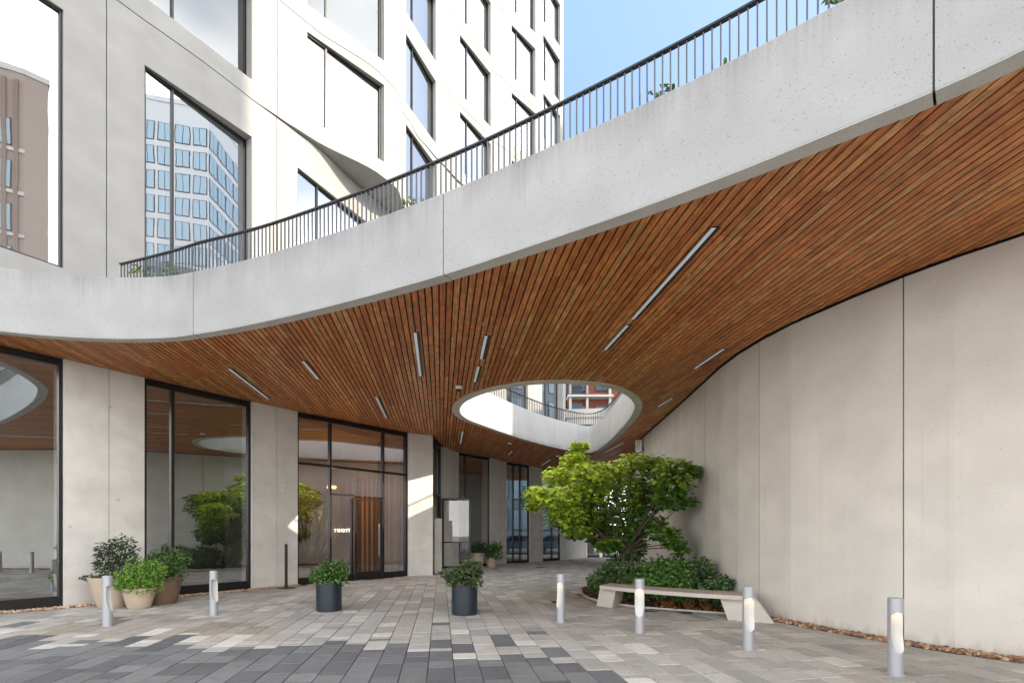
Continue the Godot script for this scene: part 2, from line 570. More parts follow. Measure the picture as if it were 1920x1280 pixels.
func stage() -> void:
	var cam := Camera3D.new()
	cam.name = "camera"
	cam.projection = Camera3D.PROJECTION_FRUSTUM
	cam.near = 0.1
	cam.far = 600.0
	cam.size = 0.1 * 1.28
	cam.frustum_offset = Vector2(0.0, 0.1 * 0.36)
	cam.position = Vector3(0, EYE, 0)
	add_child(cam)
	cam.current = true
	var e := Environment.new()
	e.background_mode = Environment.BG_SKY
	e.sky = Sky.new()
	var m := PanoramaSkyMaterial.new()
	m.panorama = sky_image()
	e.sky.sky_material = m
	e.background_energy_multiplier = 1.0
	e.tonemap_mode = Environment.TONE_MAPPER_LINEAR
	e.tonemap_exposure = 4.6
	e.sdfgi_enabled = true
	e.ssao_enabled = true
	e.ssil_enabled = true
	var we := WorldEnvironment.new()
	we.name = "sky"
	we.environment = e
	add_child(we)
	var sun := DirectionalLight3D.new()
	sun.name = "sun"
	sun.light_energy = 0.62
	sun.light_angular_distance = 0.5
	sun.light_color = Color(1.0, 0.95, 0.87)
	sun.shadow_enabled = true
	add_child(sun)
	sun.look_at_from_position(SUN * 50.0, Vector3.ZERO)

# ------------------------------------------------------------------ the canopy
func parapet(line: PackedVector2Array, y0: float, y1: float, thick: float, along0 := 0.0, into: MB = null) -> MB:
	# a curved concrete band: outer face, top, inner face, ends; the outside is on the right of the line
	var b := into if into else MB.new()
	b.with_uv2 = true
	var inner := shifted(line, -thick)
	var outer := []; var oi := []; var u2 := []
	for y in [y0, y0 + 0.02, (y0 + y1) / 2.0, y1 - 0.02, y1]:
		var row := []; var t2 := []
		var along := along0
		var setback := 0.008 if y == y0 or y == y1 else 0.0
		for i in line.size():
			if i: along += line[i].distance_to(line[i - 1])
			row.append(pv(line[i].lerp(inner[i], setback / thick), y))
			t2.append(Vector2(along / 9.0, (y1 - y) / (y1 - y0) + 0.002))
		outer.append(row); u2.append(t2)
	b.sheet(outer, null, null, u2)
	var flat := Vector2(0.5, 0.99)
	var top := [[], []]; var back := [[], []]; var f2 := [[], []]
	for i in line.size():
		top[0].append(pv(line[i].lerp(inner[i], 0.008 / thick), y1)); top[1].append(pv(inner[i], y1))
		back[0].append(pv(inner[i], y1)); back[1].append(pv(inner[i], y0))
		f2[0].append(flat); f2[1].append(flat)
	b.sheet(top, null, null, f2)
	b.sheet(back, null, null, f2)
	for e in [0, line.size() - 1]:
		var p := [pv(line[e], y0), pv(inner[e], y0), pv(inner[e], y1), pv(line[e], y1)]
		if e == 0: p.reverse()
		var k := b.v.size()
		if e == 0: b.quad(p[0], p[3], p[2], p[1])
		else: b.quad(p[0], p[1], p[2], p[3])
		for q in range(k, b.v.size()): b.uv2[q] = flat
	return b

func strip(inner: PackedVector2Array, outer: PackedVector2Array, y0: float, y1: float) -> MB:
	var b := MB.new()
	for i in inner.size() - 1:
		b.prism(PackedVector2Array([inner[i], outer[i], outer[i + 1], inner[i + 1]]), y0, y1)
	return b

# the pieces of a line between given arc positions
func cut(line: PackedVector2Array, at: Array, gap: float) -> Array:
	var out := []
	var lengths := [0.0]
	for i in range(1, line.size()): lengths.append(lengths[-1] + line[i].distance_to(line[i - 1]))
	var stops := [0.0]
	for p in at:
		var best := 0
		for i in line.size():
			if line[i].distance_to(p) < line[best].distance_to(p): best = i
		stops.append(lengths[best])
	stops.append(lengths[-1])
	for k in stops.size() - 1:
		var a: float = stops[k] + (gap / 2 if k else 0.0)
		var b: float = stops[k + 1] - (gap / 2 if k < stops.size() - 2 else 0.0)
		var piece := PackedVector2Array()
		for i in line.size():
			if i and lengths[i] > a and lengths[i - 1] < a: piece.append(line[i - 1].lerp(line[i], (a - lengths[i - 1]) / (lengths[i] - lengths[i - 1])))
			if lengths[i] >= a and lengths[i] <= b: piece.append(line[i])
			if i < line.size() - 1 and lengths[i] < b and lengths[i + 1] > b: piece.append(line[i].lerp(line[i + 1], (b - lengths[i]) / (lengths[i + 1] - lengths[i])))
		out.append([piece, a])
	return out

func build_canopy() -> void:
	var c := thing("canopy", "curved white concrete canopy with a timber slat ceiling and an oval opening over the courtyard", "canopy")
	var joints := [Vector2(-5.95, 9.89), Vector2(-0.93, 7.58), Vector2(3.53, 4.45)]
	for piece in cut(front, joints, 0.016):
		part("fascia_panel", parapet(piece[0], CEIL, TOP, 0.2, piece[1]), M.fascia, c)
	part("fascia_joint_filler", parapet(shifted(front, -0.03), CEIL + 0.01, TOP - 0.01, 0.14), M.sealant, c)
	for piece in cut(shifted(front, -0.008), joints, 0.02):
		part("soffit_edge", strip(piece[0], shifted(piece[0], -0.2), CEIL - 0.004, CEIL + 0.02), M.lip, c)
	# oculus: slat edge, flat ring, drum
	var closed := hole.duplicate()
	closed.append(hole[0])
	var rim := shifted(hole, -0.225, true)
	rim = relax(rim, 2, true)
	rim.append(rim[0])
	part("oculus_ring", strip(closed, rim, CEIL - 0.03, CEIL + 0.05), M.lip, c)
	var dj := [Vector2(-0.95, 18.2), Vector2(0.25, 20.45), Vector2(1.75, 22.6), Vector2(2.9, 23.9), Vector2(3.85, 21.0), Vector2(3.75, 17.0), Vector2(2.6, 13.5), Vector2(0.4, 13.2)]
	# the drum's inside is on the right of this line
	var order := rim.duplicate()
	order.reverse()
	var start := 0
	for i in order.size():
		if order[i].distance_to(Vector2(-1.5, 15.9)) < order[start].distance_to(Vector2(-1.5, 15.9)): start = i
	var turned := PackedVector2Array()
	for i in order.size() - 1: turned.append(order[(start + i) % (order.size() - 1)])
	turned.append(turned[0])
	var inside_right := Geometry2D.is_polygon_clockwise(turned)
	if not inside_right: turned.reverse()
	dj.sort_custom(func(p, q): return nearest(turned, p) < nearest(turned, q))
	for piece in cut(turned, dj, 0.012):
		part("oculus_drum_panel", parapet(piece[0], CEIL - 0.02, TOP, 0.18, piece[1]), M.drum, c)
	part("oculus_joint_filler", parapet(shifted(turned, -0.02), CEIL, TOP - 0.02, 0.12), M.white, c)
	# deck above the slats, with the opening left free
	var deck := MB.new()
	var paving := MB.new()
	var area := ceiling_area
	var deck_area := PackedVector2Array()
	for p in area:
		var back := false
		for k in range(1, facade_foot.size()):
			if p.distance_to(facade_foot[k]) < 0.1: back = true
		deck_area.append(p - N * 2.2 if back else p)
	var ring := PackedVector2Array()
	for p in shifted(hole, -0.1, true): ring.append(p)
	for half in [PackedVector2Array([Vector2(-20, -10), Vector2(1.5, -10), Vector2(1.5, 40), Vector2(-20, 40)]), PackedVector2Array([Vector2(1.5, -10), Vector2(20, -10), Vector2(20, 40), Vector2(1.5, 40)])]:
		for q in Geometry2D.intersect_polygons(deck_area, half):
			for r in Geometry2D.clip_polygons(q, ring):
				deck.prism(r, CEIL + 0.035, CEIL + 0.5)
				paving.prism(r, CEIL + 0.503, CEIL + 0.54)
	part("deck", deck, M.void, c)
	part("terrace_paving", paving, M.ground, c)
	# slats
	var turn := Basis(Vector3.UP, SLAT_TURN)
	var to_local := func(p: Vector2) -> Vector2: return p.rotated(-SLAT_TURN)
	var local_area := PackedVector2Array()
	for p in area: local_area.append(to_local.call(p))
	var local_hole := PackedVector2Array()
	for p in hole: local_hole.append(to_local.call(p))
	var pitch := 0.108
	var tones := [Color(0.90, 0.325, 0.092), Color(0.84, 0.28, 0.074), Color(0.94, 0.38, 0.115), Color(0.73, 0.225, 0.06), Color(0.95, 0.45, 0.155), Color(0.88, 0.30, 0.082)]
	var lo := 1e9; var hi := -1e9
	for p in local_area:
		lo = minf(lo, p.x); hi = maxf(hi, p.x)
	var x := lo + 0.06
	while x < hi:
		var pieces := [MB.new()]
		var reached := -1e9
		var z := -4.0 + rng.randf_range(0.0, 2.0)
		while z < 38.0:
			var l := rng.randf_range(1.1, 3.4)
			var tone := vary(tones[rng.randi() % tones.size()], 0.12)
			var slip := Vector2(rng.randf(), rng.randf())
			var r := PackedVector2Array([Vector2(x - 0.0425, z + 0.001), Vector2(x + 0.0425, z + 0.001), Vector2(x + 0.0425, z + l - 0.001), Vector2(x - 0.0425, z + l - 0.001)])
			z += l
			var found := []
			for q in Geometry2D.intersect_polygons(r, local_area):
				for s in Geometry2D.clip_polygons(q, local_hole):
					if s.size() < 3: continue
					var lo_y := 1e9; var hi_y := -1e9
					for p in s:
						lo_y = minf(lo_y, p.y); hi_y = maxf(hi_y, p.y)
					found.append([lo_y, hi_y, s])
			found.sort_custom(func(p, q): return p[0] < q[0])
			for one in found:
				# a slat that is interrupted goes on as a piece of its own
				if one[0] > reached + 0.01 and pieces[-1].idx.size(): pieces.append(MB.new())
				reached = maxf(reached, one[1])
				var b: MB = pieces[-1]
				b.colored = true
				b.col = tone
				var k := b.v.size()
				b.prism(one[2], CEIL, CEIL + 0.024)
				for w in range(k, b.v.size()):
					var p := b.v[w]
					b.uv[w] = slip + Vector2(-p.z / 2.2, p.x / 0.42 + p.y)
					b.v[w] = turn * p
					b.n[w] = turn * b.n[w]
		for b in pieces:
			if b.idx.size(): part("ceiling_slat", b, M.wood, c)
		x += pitch

func nearest(line: PackedVector2Array, p: Vector2) -> int:
	var best := 0
	for i in line.size():
		if line[i].distance_to(p) < line[best].distance_to(p): best = i
	return best

func railing(label: String, line: PackedVector2Array, y0: float, y1: float, step: float, group: String, closed := false) -> void:
	var r := thing("railing", label, "railing", Vector3.ZERO, 0.0, group)
	var h := MB.new()
	var path := []
	for p in line: path.append(pv(p, y1))
	var rows := []
	for off in [Vector2(-0.03, -0.012), Vector2(-0.03, 0.012), Vector2(0.03, 0.012), Vector2(0.03, -0.012), Vector2(-0.03, -0.012)]:
		var row := []
		var side := shifted(line, off.x)
		for p in side: row.append(pv(p, y1 + off.y))
		rows.append(row)
	for k in 4: h.sheet([rows[k + 1], rows[k]])
	for e in [0, line.size() - 1]: h.box(path[e], Vector3(0.06, 0.024, 0.06))
	part("handrail", h, M.rail, r)
	var low := MB.new()
	for i in line.size() - 1: low.bar(pv(line[i], y0 + 0.02), pv(line[i + 1], y0 + 0.02), 0.03, 0.012)
	part("bottom_rail", low, M.rail, r)
	var m := MB.new()
	m.box(Vector3.ZERO, Vector3(0.016, y1 - y0 - 0.014, 0.022))
	var shape := m.done()
	var k := 0
	for s in stations(line, step):
		if k >= 300: break
		var o := part("baluster", shape, M.baluster, r, pv(s[0], (y0 + y1) / 2.0 - 0.006))
		o.rotation.y = atan2(s[1].y, s[1].x)
		k += 1

# long slim lights let into the ceiling between two plan points
func linear_light(a: Vector2, b: Vector2, label: String) -> void:
	var t := thing("linear_light", label, "light fitting", pv((a + b) / 2.0, CEIL), atan2(b.y - a.y, b.x - a.x) - PI / 2, "slim light fittings in the timber ceiling")
	var l := a.distance_to(b)
	var h := MB.new()
	h.box(Vector3(0.012, -0.004, 0), Vector3(0.118, 0.014, l))
	part("housing", h, M.black, t)
	var d := MB.new()
	d.box(Vector3(-0.012, -0.012, 0), Vector3(0.056, 0.012, l - 0.02), Basis.IDENTITY, 0.003)
	part("diffuser", d, M.lens, t)

# ------------------------------------------------------------------ the tower
const JOINT := [5.3, 13.71, 17.16, 20.56, 23.96, 27.36, 30.76, 34.16, 37.56, 40.96]
const PIERS := [-8.6, -0.77, 3.45, 7.9, 11.85, 15.85, 19.7, 23.6]
const BAYS := [[-6.6, -1.55], [0.0, 2.7], [4.4, 7.05], [8.74, 10.97], [12.75, 15.13], [16.6, 18.4], [20.9, 23.15]]
const LOW := [[-9, 0.02], [2.7, 0.0], [4.4, 0.02], [7.1, -0.36], [8.7, -0.5], [15.0, -0.6], [23.6, -0.65]]
const MID := [[-9, 0.02], [2.7, 0.0], [3.5, 0.06], [4.5, 0.16], [7.05, 0.74], [7.6, 0.72], [8.74, 0.16], [9.9, -0.22], [11.0, -0.30], [12.8, -0.45], [15.1, -0.55], [16.6, -0.62], [18.4, -0.6], [19.6, -0.5], [20.9, -0.75], [23.6, -0.6]]
const HIGH := [[-9, 0.02], [2.7, 0.0], [3.5, 0.06], [4.5, 0.16], [7.05, 0.74], [7.6, 0.72], [8.74, 0.16], [9.9, -0.2], [11.0, -0.26], [12.8, -0.37], [15.1, -0.32], [16.6, -0.05], [18.4, 0.32], [19.3, 0.22], [20.9, -0.68], [23.6, -0.6]]

func profile(f: int, s: float) -> float:
	return knots(LOW if f == 0 else MID if f <= 1 else HIGH, s)

func on_facade(s: float, d: float, y: float) -> Vector3:
	var p := P0 + T * s + N * d
	return Vector3(p.x, y, -p.y)

func facade_cell(tower: Node3D, f: int, c: int) -> void:
	var y0: float = JOINT[f] + (0.013 if f else -0.03)
	var y1: float = JOINT[f + 1] - 0.013
	var sill: float = JOINT[f] + 0.55 if f else 7.18
	var head: float = JOINT[f + 1] - (0.27 if f else 1.05)
	var a: float = BAYS[c][0]
	var z: float = BAYS[c][1]
	if f == 0 and c == 2:
		a = 4.16; z = 7.6
	if f == 0 and c == 5:
		a = 17.0; z = 19.25
	var left: float = PIERS[c] + 0.010
	var right: float = PIERS[c + 1] - 0.010
	var ss := []
	for k in 3: ss.append(lerpf(left, a, k / 3.0))
	for k in 8: ss.append(lerpf(a, z, k / 8.0))
	for k in 4: ss.append(lerpf(z, right, k / 3.0))
	var ys := [y0]
	for k in [0.25, 0.5, 0.75]: ys.append(lerpf(y0, sill, k))
	ys.append_array([sill, head, lerpf(head, y1, 0.5), y1])
	var da := profile(f, a)
	var dz := profile(f, z)
	var rows := []
	for j in ys.size():
		var row := []
		for s in ss:
			var d := profile(f, s)
			if s >= a - 1e-4 and s <= z + 1e-4:
				var plane := lerpf(da, dz, (s - a) / (z - a))
				var k := 0.0
				if j < 4: k = 1.0 - j / 4.0
				elif j > 5: k = (j - 5) / 2.0
				d = lerpf(plane, d + 0.05 * sin((s - a) / (z - a) * PI), k)
			row.append(on_facade(s, d, ys[j]))
		rows.append(row)
	# from outside, increasing s runs to the right
	var b := MB.new()
	b.sheet(rows, null, func(i, j): return j == 4 and i >= 3 and i < 11)
	# edges of the panel, turned back into the joint
	for e in [0, rows.size() - 1]:
		var back := []
		for k in ss.size(): back.append(on_facade(ss[k], minf(profile(f, ss[k]), -0.2) - 0.75, ys[e]))
		b.sheet([back, rows[e]] if e == 0 else [rows[e], back])
	for e in [0, ss.size() - 1]:
		var edge := []; var back := []
		for j in ys.size():
			edge.append(rows[j][e])
			back.append(rows[j][e] - Vector3(N.x, 0, -N.y) * 0.25)
		for j in ys.size() - 1:
			if e == 0: b.quad(back[j], edge[j], edge[j + 1], back[j + 1])
			else: b.quad(edge[j], back[j], back[j + 1], edge[j + 1])
	# reveals
	var deep_a := 0.10
	var deep_z := 0.30 if c == 1 else 0.10 if c == 0 else 0.20
	var o := [on_facade(a, da, sill), on_facade(z, dz, sill), on_facade(z, dz, head), on_facade(a, da, head)]
	var w := [on_facade(a, da - deep_a, sill), on_facade(z, dz - deep_z, sill), on_facade(z, dz - deep_z, head), on_facade(a, da - deep_a, head)]
	for k in 4:
		var q := (k + 1) % 4
		b.quad(o[k], o[q], w[q], w[k])
	part("facade_panel", b, M.facade, tower)
	window(tower, w[0], w[1], head - sill, [0.25], [], M.podium_glass if f == 0 or c > 2 else M.sky_glass, 0.05, 0.09)

# a framed window from its two lower corners; uprights and crossbars at shares of the width and height
func window(parent: Node3D, p: Vector3, q: Vector3, high: float, uprights: Array, bars: Array, pane: Material, wide: float, deep: float, kick := 0.0, top := 0.0, open_light := -1) -> MeshInstance3D:
	var x := (q - p).normalized()
	var outward := x.cross(Vector3.UP)
	var l := p.distance_to(q)
	var b := Basis(x, Vector3.UP, outward)
	var m := MB.new()
	var low := maxf(wide, kick)
	var up := maxf(wide, top)
	m.box(p + x * wide / 2 + Vector3.UP * high / 2, Vector3(wide, high, deep), b)
	m.box(q - x * wide / 2 + Vector3.UP * high / 2, Vector3(wide, high, deep), b)
	m.box((p + q) / 2 + Vector3.UP * low / 2, Vector3(l - 2 * wide, low, deep - 0.006), b)
	m.box((p + q) / 2 + Vector3.UP * (high - up / 2), Vector3(l - 2 * wide, up, deep - 0.006), b)
	var frame := part("window", m, M.frame, parent)
	var stops: Array = [wide / l] + uprights + [1.0 - wide / l]
	for u in uprights:
		var n := MB.new()
		n.box(p + x * l * u + Vector3.UP * (low + (high - up - low) / 2), Vector3(wide * 1.1, high - up - low - 0.004, deep * 0.9), b)
		part("mullion", n, M.mullion, frame)
	for h in bars:
		var n := MB.new()
		n.box((p + q) / 2 + Vector3.UP * h, Vector3(l - 2 * wide - 0.004, wide * 1.3, deep * 0.8), b)
		part("transom", n, M.mullion, frame)
	for k in stops.size() - 1:
		if k == open_light: continue
		var n := MB.new()
		var c0: Vector3 = p + x * (l * stops[k]) + Vector3.UP * low
		var c1: Vector3 = p + x * (l * stops[k + 1]) + Vector3.UP * low
		var rise := Vector3.UP * (high - up - low)
		n.quad(c0, c1, c1 + rise, c0 + rise)
		part("pane", n, pane, frame)
	return frame

func foot_pier(tower: Node3D, p: Vector2, q: Vector2, joint := 0.5) -> void:
	# a wall pier between two windows, made of two panels with an open joint
	var x := (q - p).normalized()
	var out := Vector2(x.y, -x.x)
	for side in 2:
		if joint <= 0.0 and side == 1: break
		var a := p if side == 0 else p.lerp(q, joint) + x * 0.006
		var z := q if side == 1 or joint <= 0.0 else p.lerp(q, joint) - x * 0.006
		var b := MB.new()
		b.prism(PackedVector2Array([a, z, z - out * 0.5, a - out * 0.5]), -0.05, CEIL - 0.006)
		part("pier_panel", b, M.column, tower)

func build_tower() -> void:
	var t := thing("apartment_tower", "tall white concrete tower with scalloped facade panels and large dark framed windows", "building")
	for f in JOINT.size() - 1:
		for c in BAYS.size():
			facade_cell(t, f, c)
	# floors, inner walls, closing walls and roof behind the facade
	for f in JOINT.size():
		var b := MB.new()
		var y: float = JOINT[f] - 0.2
		var poly := PackedVector2Array()
		for k in 30:
			var s := lerpf(-8.6, 23.55, k / 29.0)
			var d := minf(minf(profile(f, s), profile(maxi(f - 1, 0), s)), 0.0) - 0.35
			poly.append(P0 + T * s + N * d)
		poly.append(P0 + T * 23.55 - N * 9.0)
		poly.append(P0 + T * -8.6 - N * 9.0)
		b.prism(poly, y, y + 0.3)
		part("floor_slab", b, M.room, t)
	var tall: float = JOINT[-1] + 0.4
	for w in [[-8.6, -9.0, 23.6, -9.0], [23.58, -1.0, 23.58, -9.2], [-8.62, -9.2, -8.62, -0.3]]:
		var p: Vector2 = P0 + T * w[0] + N * w[1]
		var q: Vector2 = P0 + T * w[2] + N * w[3]
		var x: Vector2 = (q - p).normalized() * 0.15
		var b := MB.new()
		b.prism(PackedVector2Array([p, q, q + Vector2(x.y, -x.x), p + Vector2(x.y, -x.x)]), 0.0, tall)
		part("rear_wall", b, M.facade, t)
	var p := P0 + T * 23.6 + N * -0.62
	var side := MB.new()
	side.prism(PackedVector2Array([p - T * 0.3, p, p - N * 8.4, p - N * 8.4 - T * 0.3]), 4.0, tall)
	part("end_wall", side, M.facade, t)
	for b in [[-8.6, 3.4, 0.30], [3.5, 11.8, 0.45], [11.9, 23.5, 0.35]]:
		for f in JOINT.size() - 1:
			var m := MB.new()
			var u: Vector2 = P0 + T * b[0] - N * (3.2 + b[2]); var v: Vector2 = P0 + T * b[1] - N * (3.2 + b[2])
			m.prism(PackedVector2Array([u, v, v - N * 0.12, u - N * 0.12]), JOINT[f] + 0.1, JOINT[f + 1] - 0.2)
			part("inner_wall", m, M.room, t)
	# ground storey
	var g := facade_foot
	foot_pier(t, g[1], g[2], 0.53)
	foot_pier(t, g[3], g[4], 0.52)
	foot_pier(t, g[5], g[6], 0.0)
	foot_pier(t, g[7], g[8], 0.0)
	foot_pier(t, g[9], g[10], 0.0)
	foot_pier(t, g[11], g[12], 0.0)
	foot_pier(t, g[13], g[14], 0.45)
	foot_pier(t, g[14], Vector2(4.75, 34.2), 0.0)
	var away := func(p2: Vector2, q2: Vector2, by: float) -> Array:
		var x2 := (q2 - p2).normalized()
		var o2 := Vector2(x2.y, -x2.x) * by
		return [pv(p2 - o2, 0.0), pv(q2 - o2, 0.0)]
	for w in [[0, 1, [0.30, 0.72], []], [2, 3, [0.245], []]]:
		var e: Array = away.call(g[w[0]], g[w[1]], 0.12)
		window(t, e[0], e[1], CEIL - 0.01, w[2], w[3], M.glass, 0.07, 0.12, 0.24, 0.14)
	for w in [[8, 9, [0.22], []], [10, 11, [0.33, 0.62], []], [12, 13, [0.55], []]]:
		var e: Array = away.call(g[w[0]], g[w[1]], 0.12)
		window(t, e[0], e[1], CEIL - 0.01, w[2], w[3], M.glass, 0.06, 0.1, 0.12, 0.1)
	# entrance: four lights of glass, a transom and a door
	var e: Array = away.call(g[4], g[5], 0.12)
	var ent := window(t, e[0], e[1], CEIL - 0.01, [0.27, 0.755], [3.72], M.clear_glass, 0.06, 0.14, 0.2, 0.14, 1)
	var x: Vector3 = (e[1] - e[0]).normalized()
	var out := x.cross(Vector3.UP)
	var l: float = (e[1] as Vector3).distance_to(e[0])
	var at := func(u: float, y: float, o: float) -> Vector3: return e[0] + x * l * u + Vector3.UP * y + out * o
	var bx := Basis(x, Vector3.UP, out)
	var door := MB.new()
	var d0 := 0.475; var d1 := 0.735
	var mid := (d0 + d1) / 2; var dw := (d1 - d0) * l
	door.box(at.call(d0, 1.36, 0.09), Vector3(0.07, 2.72, 0.1), bx, 0.004)
	door.box(at.call(d1, 1.36, 0.09), Vector3(0.07, 2.72, 0.1), bx, 0.004)
	door.box(at.call(mid, 2.72, 0.09), Vector3(dw + 0.07, 0.06, 0.096), bx, 0.004)
	door.box(at.call(mid, 0.14, 0.09), Vector3(dw - 0.07, 0.24, 0.06), bx, 0.004)
	part("door", door, M.frame, ent)
	var glassy := MB.new()
	var q0: Vector3 = at.call(d0, 0.26, 0.09) + x * 0.035; var q1: Vector3 = at.call(d1, 0.26, 0.09) - x * 0.035
	glassy.quad(q0, q1, q1 + Vector3.UP * 2.43, q0 + Vector3.UP * 2.43)
	part("door_pane", glassy, M.door_glass, ent)
	for light in [[0.27, d0, 0.2, 2.83], [0.27, 0.755, 2.83, CEIL - 0.15]]:
		var side_light := MB.new()
		side_light.quad(at.call(light[0], light[2], 0.0), at.call(light[1], light[2], 0.0), at.call(light[1], light[3], 0.0), at.call(light[0], light[3], 0.0))
		part("pane", side_light, M.clear_glass, ent)
	var pull := MB.new()
	pull.tube([at.call(d1 - 0.045, 0.8, 0.17), at.call(d1 - 0.045, 1.9, 0.17)], 0.016, 0.016)
	part("door_handle", pull, M.steel, ent)
	var over := MB.new()
	over.box(at.call(0.27 + (0.475 - 0.27) / 2, 2.83, 0.0), Vector3(l * 0.205, 0.05, 0.1), bx)
	part("door_rail", over, M.mullion, ent)
	var words := TextMesh.new()
	var font := SystemFont.new()
	font.font_names = PackedStringArray(["Droid Sans"])
	font.font_weight = 700
	words.font = font
	words.text = "11HOYT"
	words.font_size = 32
	words.pixel_size = 0.0052
	words.depth = 0.004
	var sign_ := part("door_lettering", words, M.white, ent, at.call(0.372, 1.66, 0.03))
	sign_.basis = bx
	# the recess between two piers: side door opening with a light above
	var r0 := Vector2(-3.0, 20.42); var r1 := Vector2(-3.0, 22.75)
	var sidew := window(t, pv(r0 + Vector2(-0.1, 0), 3.1), pv(r1 + Vector2(-0.1, 0), 3.1), CEIL - 3.11, [0.5], [], M.glass, 0.07, 0.12, 0.1, 0.12)
	sidew.name = "side_window"
	for s in [[-3.1, 20.48], [-3.1, 22.69]]:
		var jamb := MB.new()
		jamb.box(Vector3(s[0], 1.55, -s[1]), Vector3(0.14, 3.1, 0.12))
		part("door_jamb", jamb, M.frame, t)
	var dark := MB.new()
	dark.prism(PackedVector2Array([Vector2(-5.2, 20.6), Vector2(-5.0, 20.6), Vector2(-5.0, 23.2), Vector2(-5.2, 23.2)]), 0.0, CEIL)
	part("passage_wall", dark, M.dim, t)
	var leaf := MB.new()
	var hinge := Vector3(-2.98, 0.03, -22.62)
	for k in [[0.05, 1.52, 0.08, 3.0], [1.19, 1.52, 0.08, 3.0]]: leaf.box(hinge + Vector3(k[0], k[1], 0), Vector3(k[2], k[3], 0.055), Basis.IDENTITY, 0.004)
	for y in [0.10, 1.16, 2.98]: leaf.box(hinge + Vector3(0.62, y, 0), Vector3(1.06, 0.1 if y != 1.16 else 0.05, 0.05))
	var lf := part("open_door", leaf, M.frame, t)
	var lp := MB.new()
	lp.quad(hinge + Vector3(0.09, 0.15, 0), hinge + Vector3(1.15, 0.15, 0), hinge + Vector3(1.15, 2.93, 0), hinge + Vector3(0.09, 2.93, 0))
	part("pane", lp, M.door_glass, lf)
	# rooms behind the ground-floor glass
	for r in [[g[0], g[4], 4.0], [g[8], g[14], 3.5]]:
		var u: Vector2 = (r[1] - r[0]).normalized()
		var o := Vector2(u.y, -u.x)
		var rooms := MB.new()
		var fl := MB.new()
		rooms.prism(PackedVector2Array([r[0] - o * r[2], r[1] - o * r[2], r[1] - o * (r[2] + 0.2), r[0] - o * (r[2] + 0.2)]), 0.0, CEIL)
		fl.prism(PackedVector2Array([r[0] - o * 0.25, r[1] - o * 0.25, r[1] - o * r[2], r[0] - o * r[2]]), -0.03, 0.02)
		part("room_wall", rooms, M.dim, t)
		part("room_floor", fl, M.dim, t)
	var u: Vector2 = (g[5] - g[4]).normalized()
	var o := Vector2(u.y, -u.x)
	var lobby := MB.new()
	lobby.prism(PackedVector2Array([g[4] - u * 0.2 - o * 0.4, g[4] - u * 0.2 - o * 5.2, g[4] - u * 0.35 - o * 5.2, g[4] - u * 0.35 - o * 0.4]), 0.0, CEIL)
	part("lobby_wall", lobby, M.room, t)
	lobby = MB.new()
	lobby.prism(PackedVector2Array([g[5] + u * 0.2 - o * 0.6, g[5] + u * 0.2 - o * 5.2, g[5] + u * 0.35 - o * 5.2, g[5] + u * 0.35 - o * 0.6]), 0.0, CEIL)
	part("lobby_wall", lobby, M.room, t)
	lobby = MB.new()
	lobby.prism(PackedVector2Array([g[4] - u * 0.3 - o * 5.2, g[5] + u * 0.3 - o * 5.2, g[5] + u * 0.3 - o * 5.4, g[4] - u * 0.3 - o * 5.4]), 0.0, CEIL)
	part("lobby_wall", lobby, M.room, t)
	var lobby_floor := MB.new()
	lobby_floor.prism(PackedVector2Array([g[4] - o * 0.25, g[5] - o * 0.25, g[5] - o * 5.2, g[4] - o * 5.2]), -0.03, 0.022)
	part("lobby_floor", lobby_floor, M.dim, t)
	for k in 30:
		var s := MB.new()
		s.colored = true
		s.col = vary([Color(0.16, 0.07, 0.03), Color(0.60, 0.33, 0.12), Color(0.70, 0.50, 0.30), Color(0.34, 0.16, 0.06)][rng.randi() % 4], 0.2)
		var c := g[5] + u * 0.12 - o * (0.62 + k * 0.15)
		s.box(pv(c, 1.9), Vector3(0.05, 3.75, 0.118), Basis(Vector3(u.x, 0, -u.y), Vector3.UP, Vector3(u.x, 0, -u.y).cross(Vector3.UP)), 0.006)
		part("lobby_screen_board", s, M.wood, t)
	var lamp := thing("lobby_lamp", "warm lamp glowing in the lobby behind the entrance glass", "lamp", pv(g[4].lerp(g[5], 0.66) - o * 2.6, 3.3))
	var disc := MB.new()
	disc.lathe(Vector3.ZERO, [Vector2(0.001, -0.06), Vector2(0.16, -0.05), Vector2(0.17, 0.0), Vector2(0.16, 0.05), Vector2(0.001, 0.06)], 20)
	part("lamp_shade", disc, glow(Color(1.0, 0.72, 0.38), 1.6), lamp)
	var rod := MB.new()
	rod.tube([Vector3(0, 0.06, 0), Vector3(0, CEIL - 3.3, 0)], 0.008, 0.008, 6)
	part("lamp_rod", rod, M.black, lamp)
	var bulb := OmniLight3D.new()
	bulb.name = "lamp_glow"
	bulb.light_color = Color(1.0, 0.66, 0.32)
	bulb.light_energy = 0.42
	bulb.light_size = 0.12
	bulb.omni_range = 9.0
	bulb.omni_attenuation = 2.0
	bulb.shadow_enabled = true
	lamp.add_child(bulb)

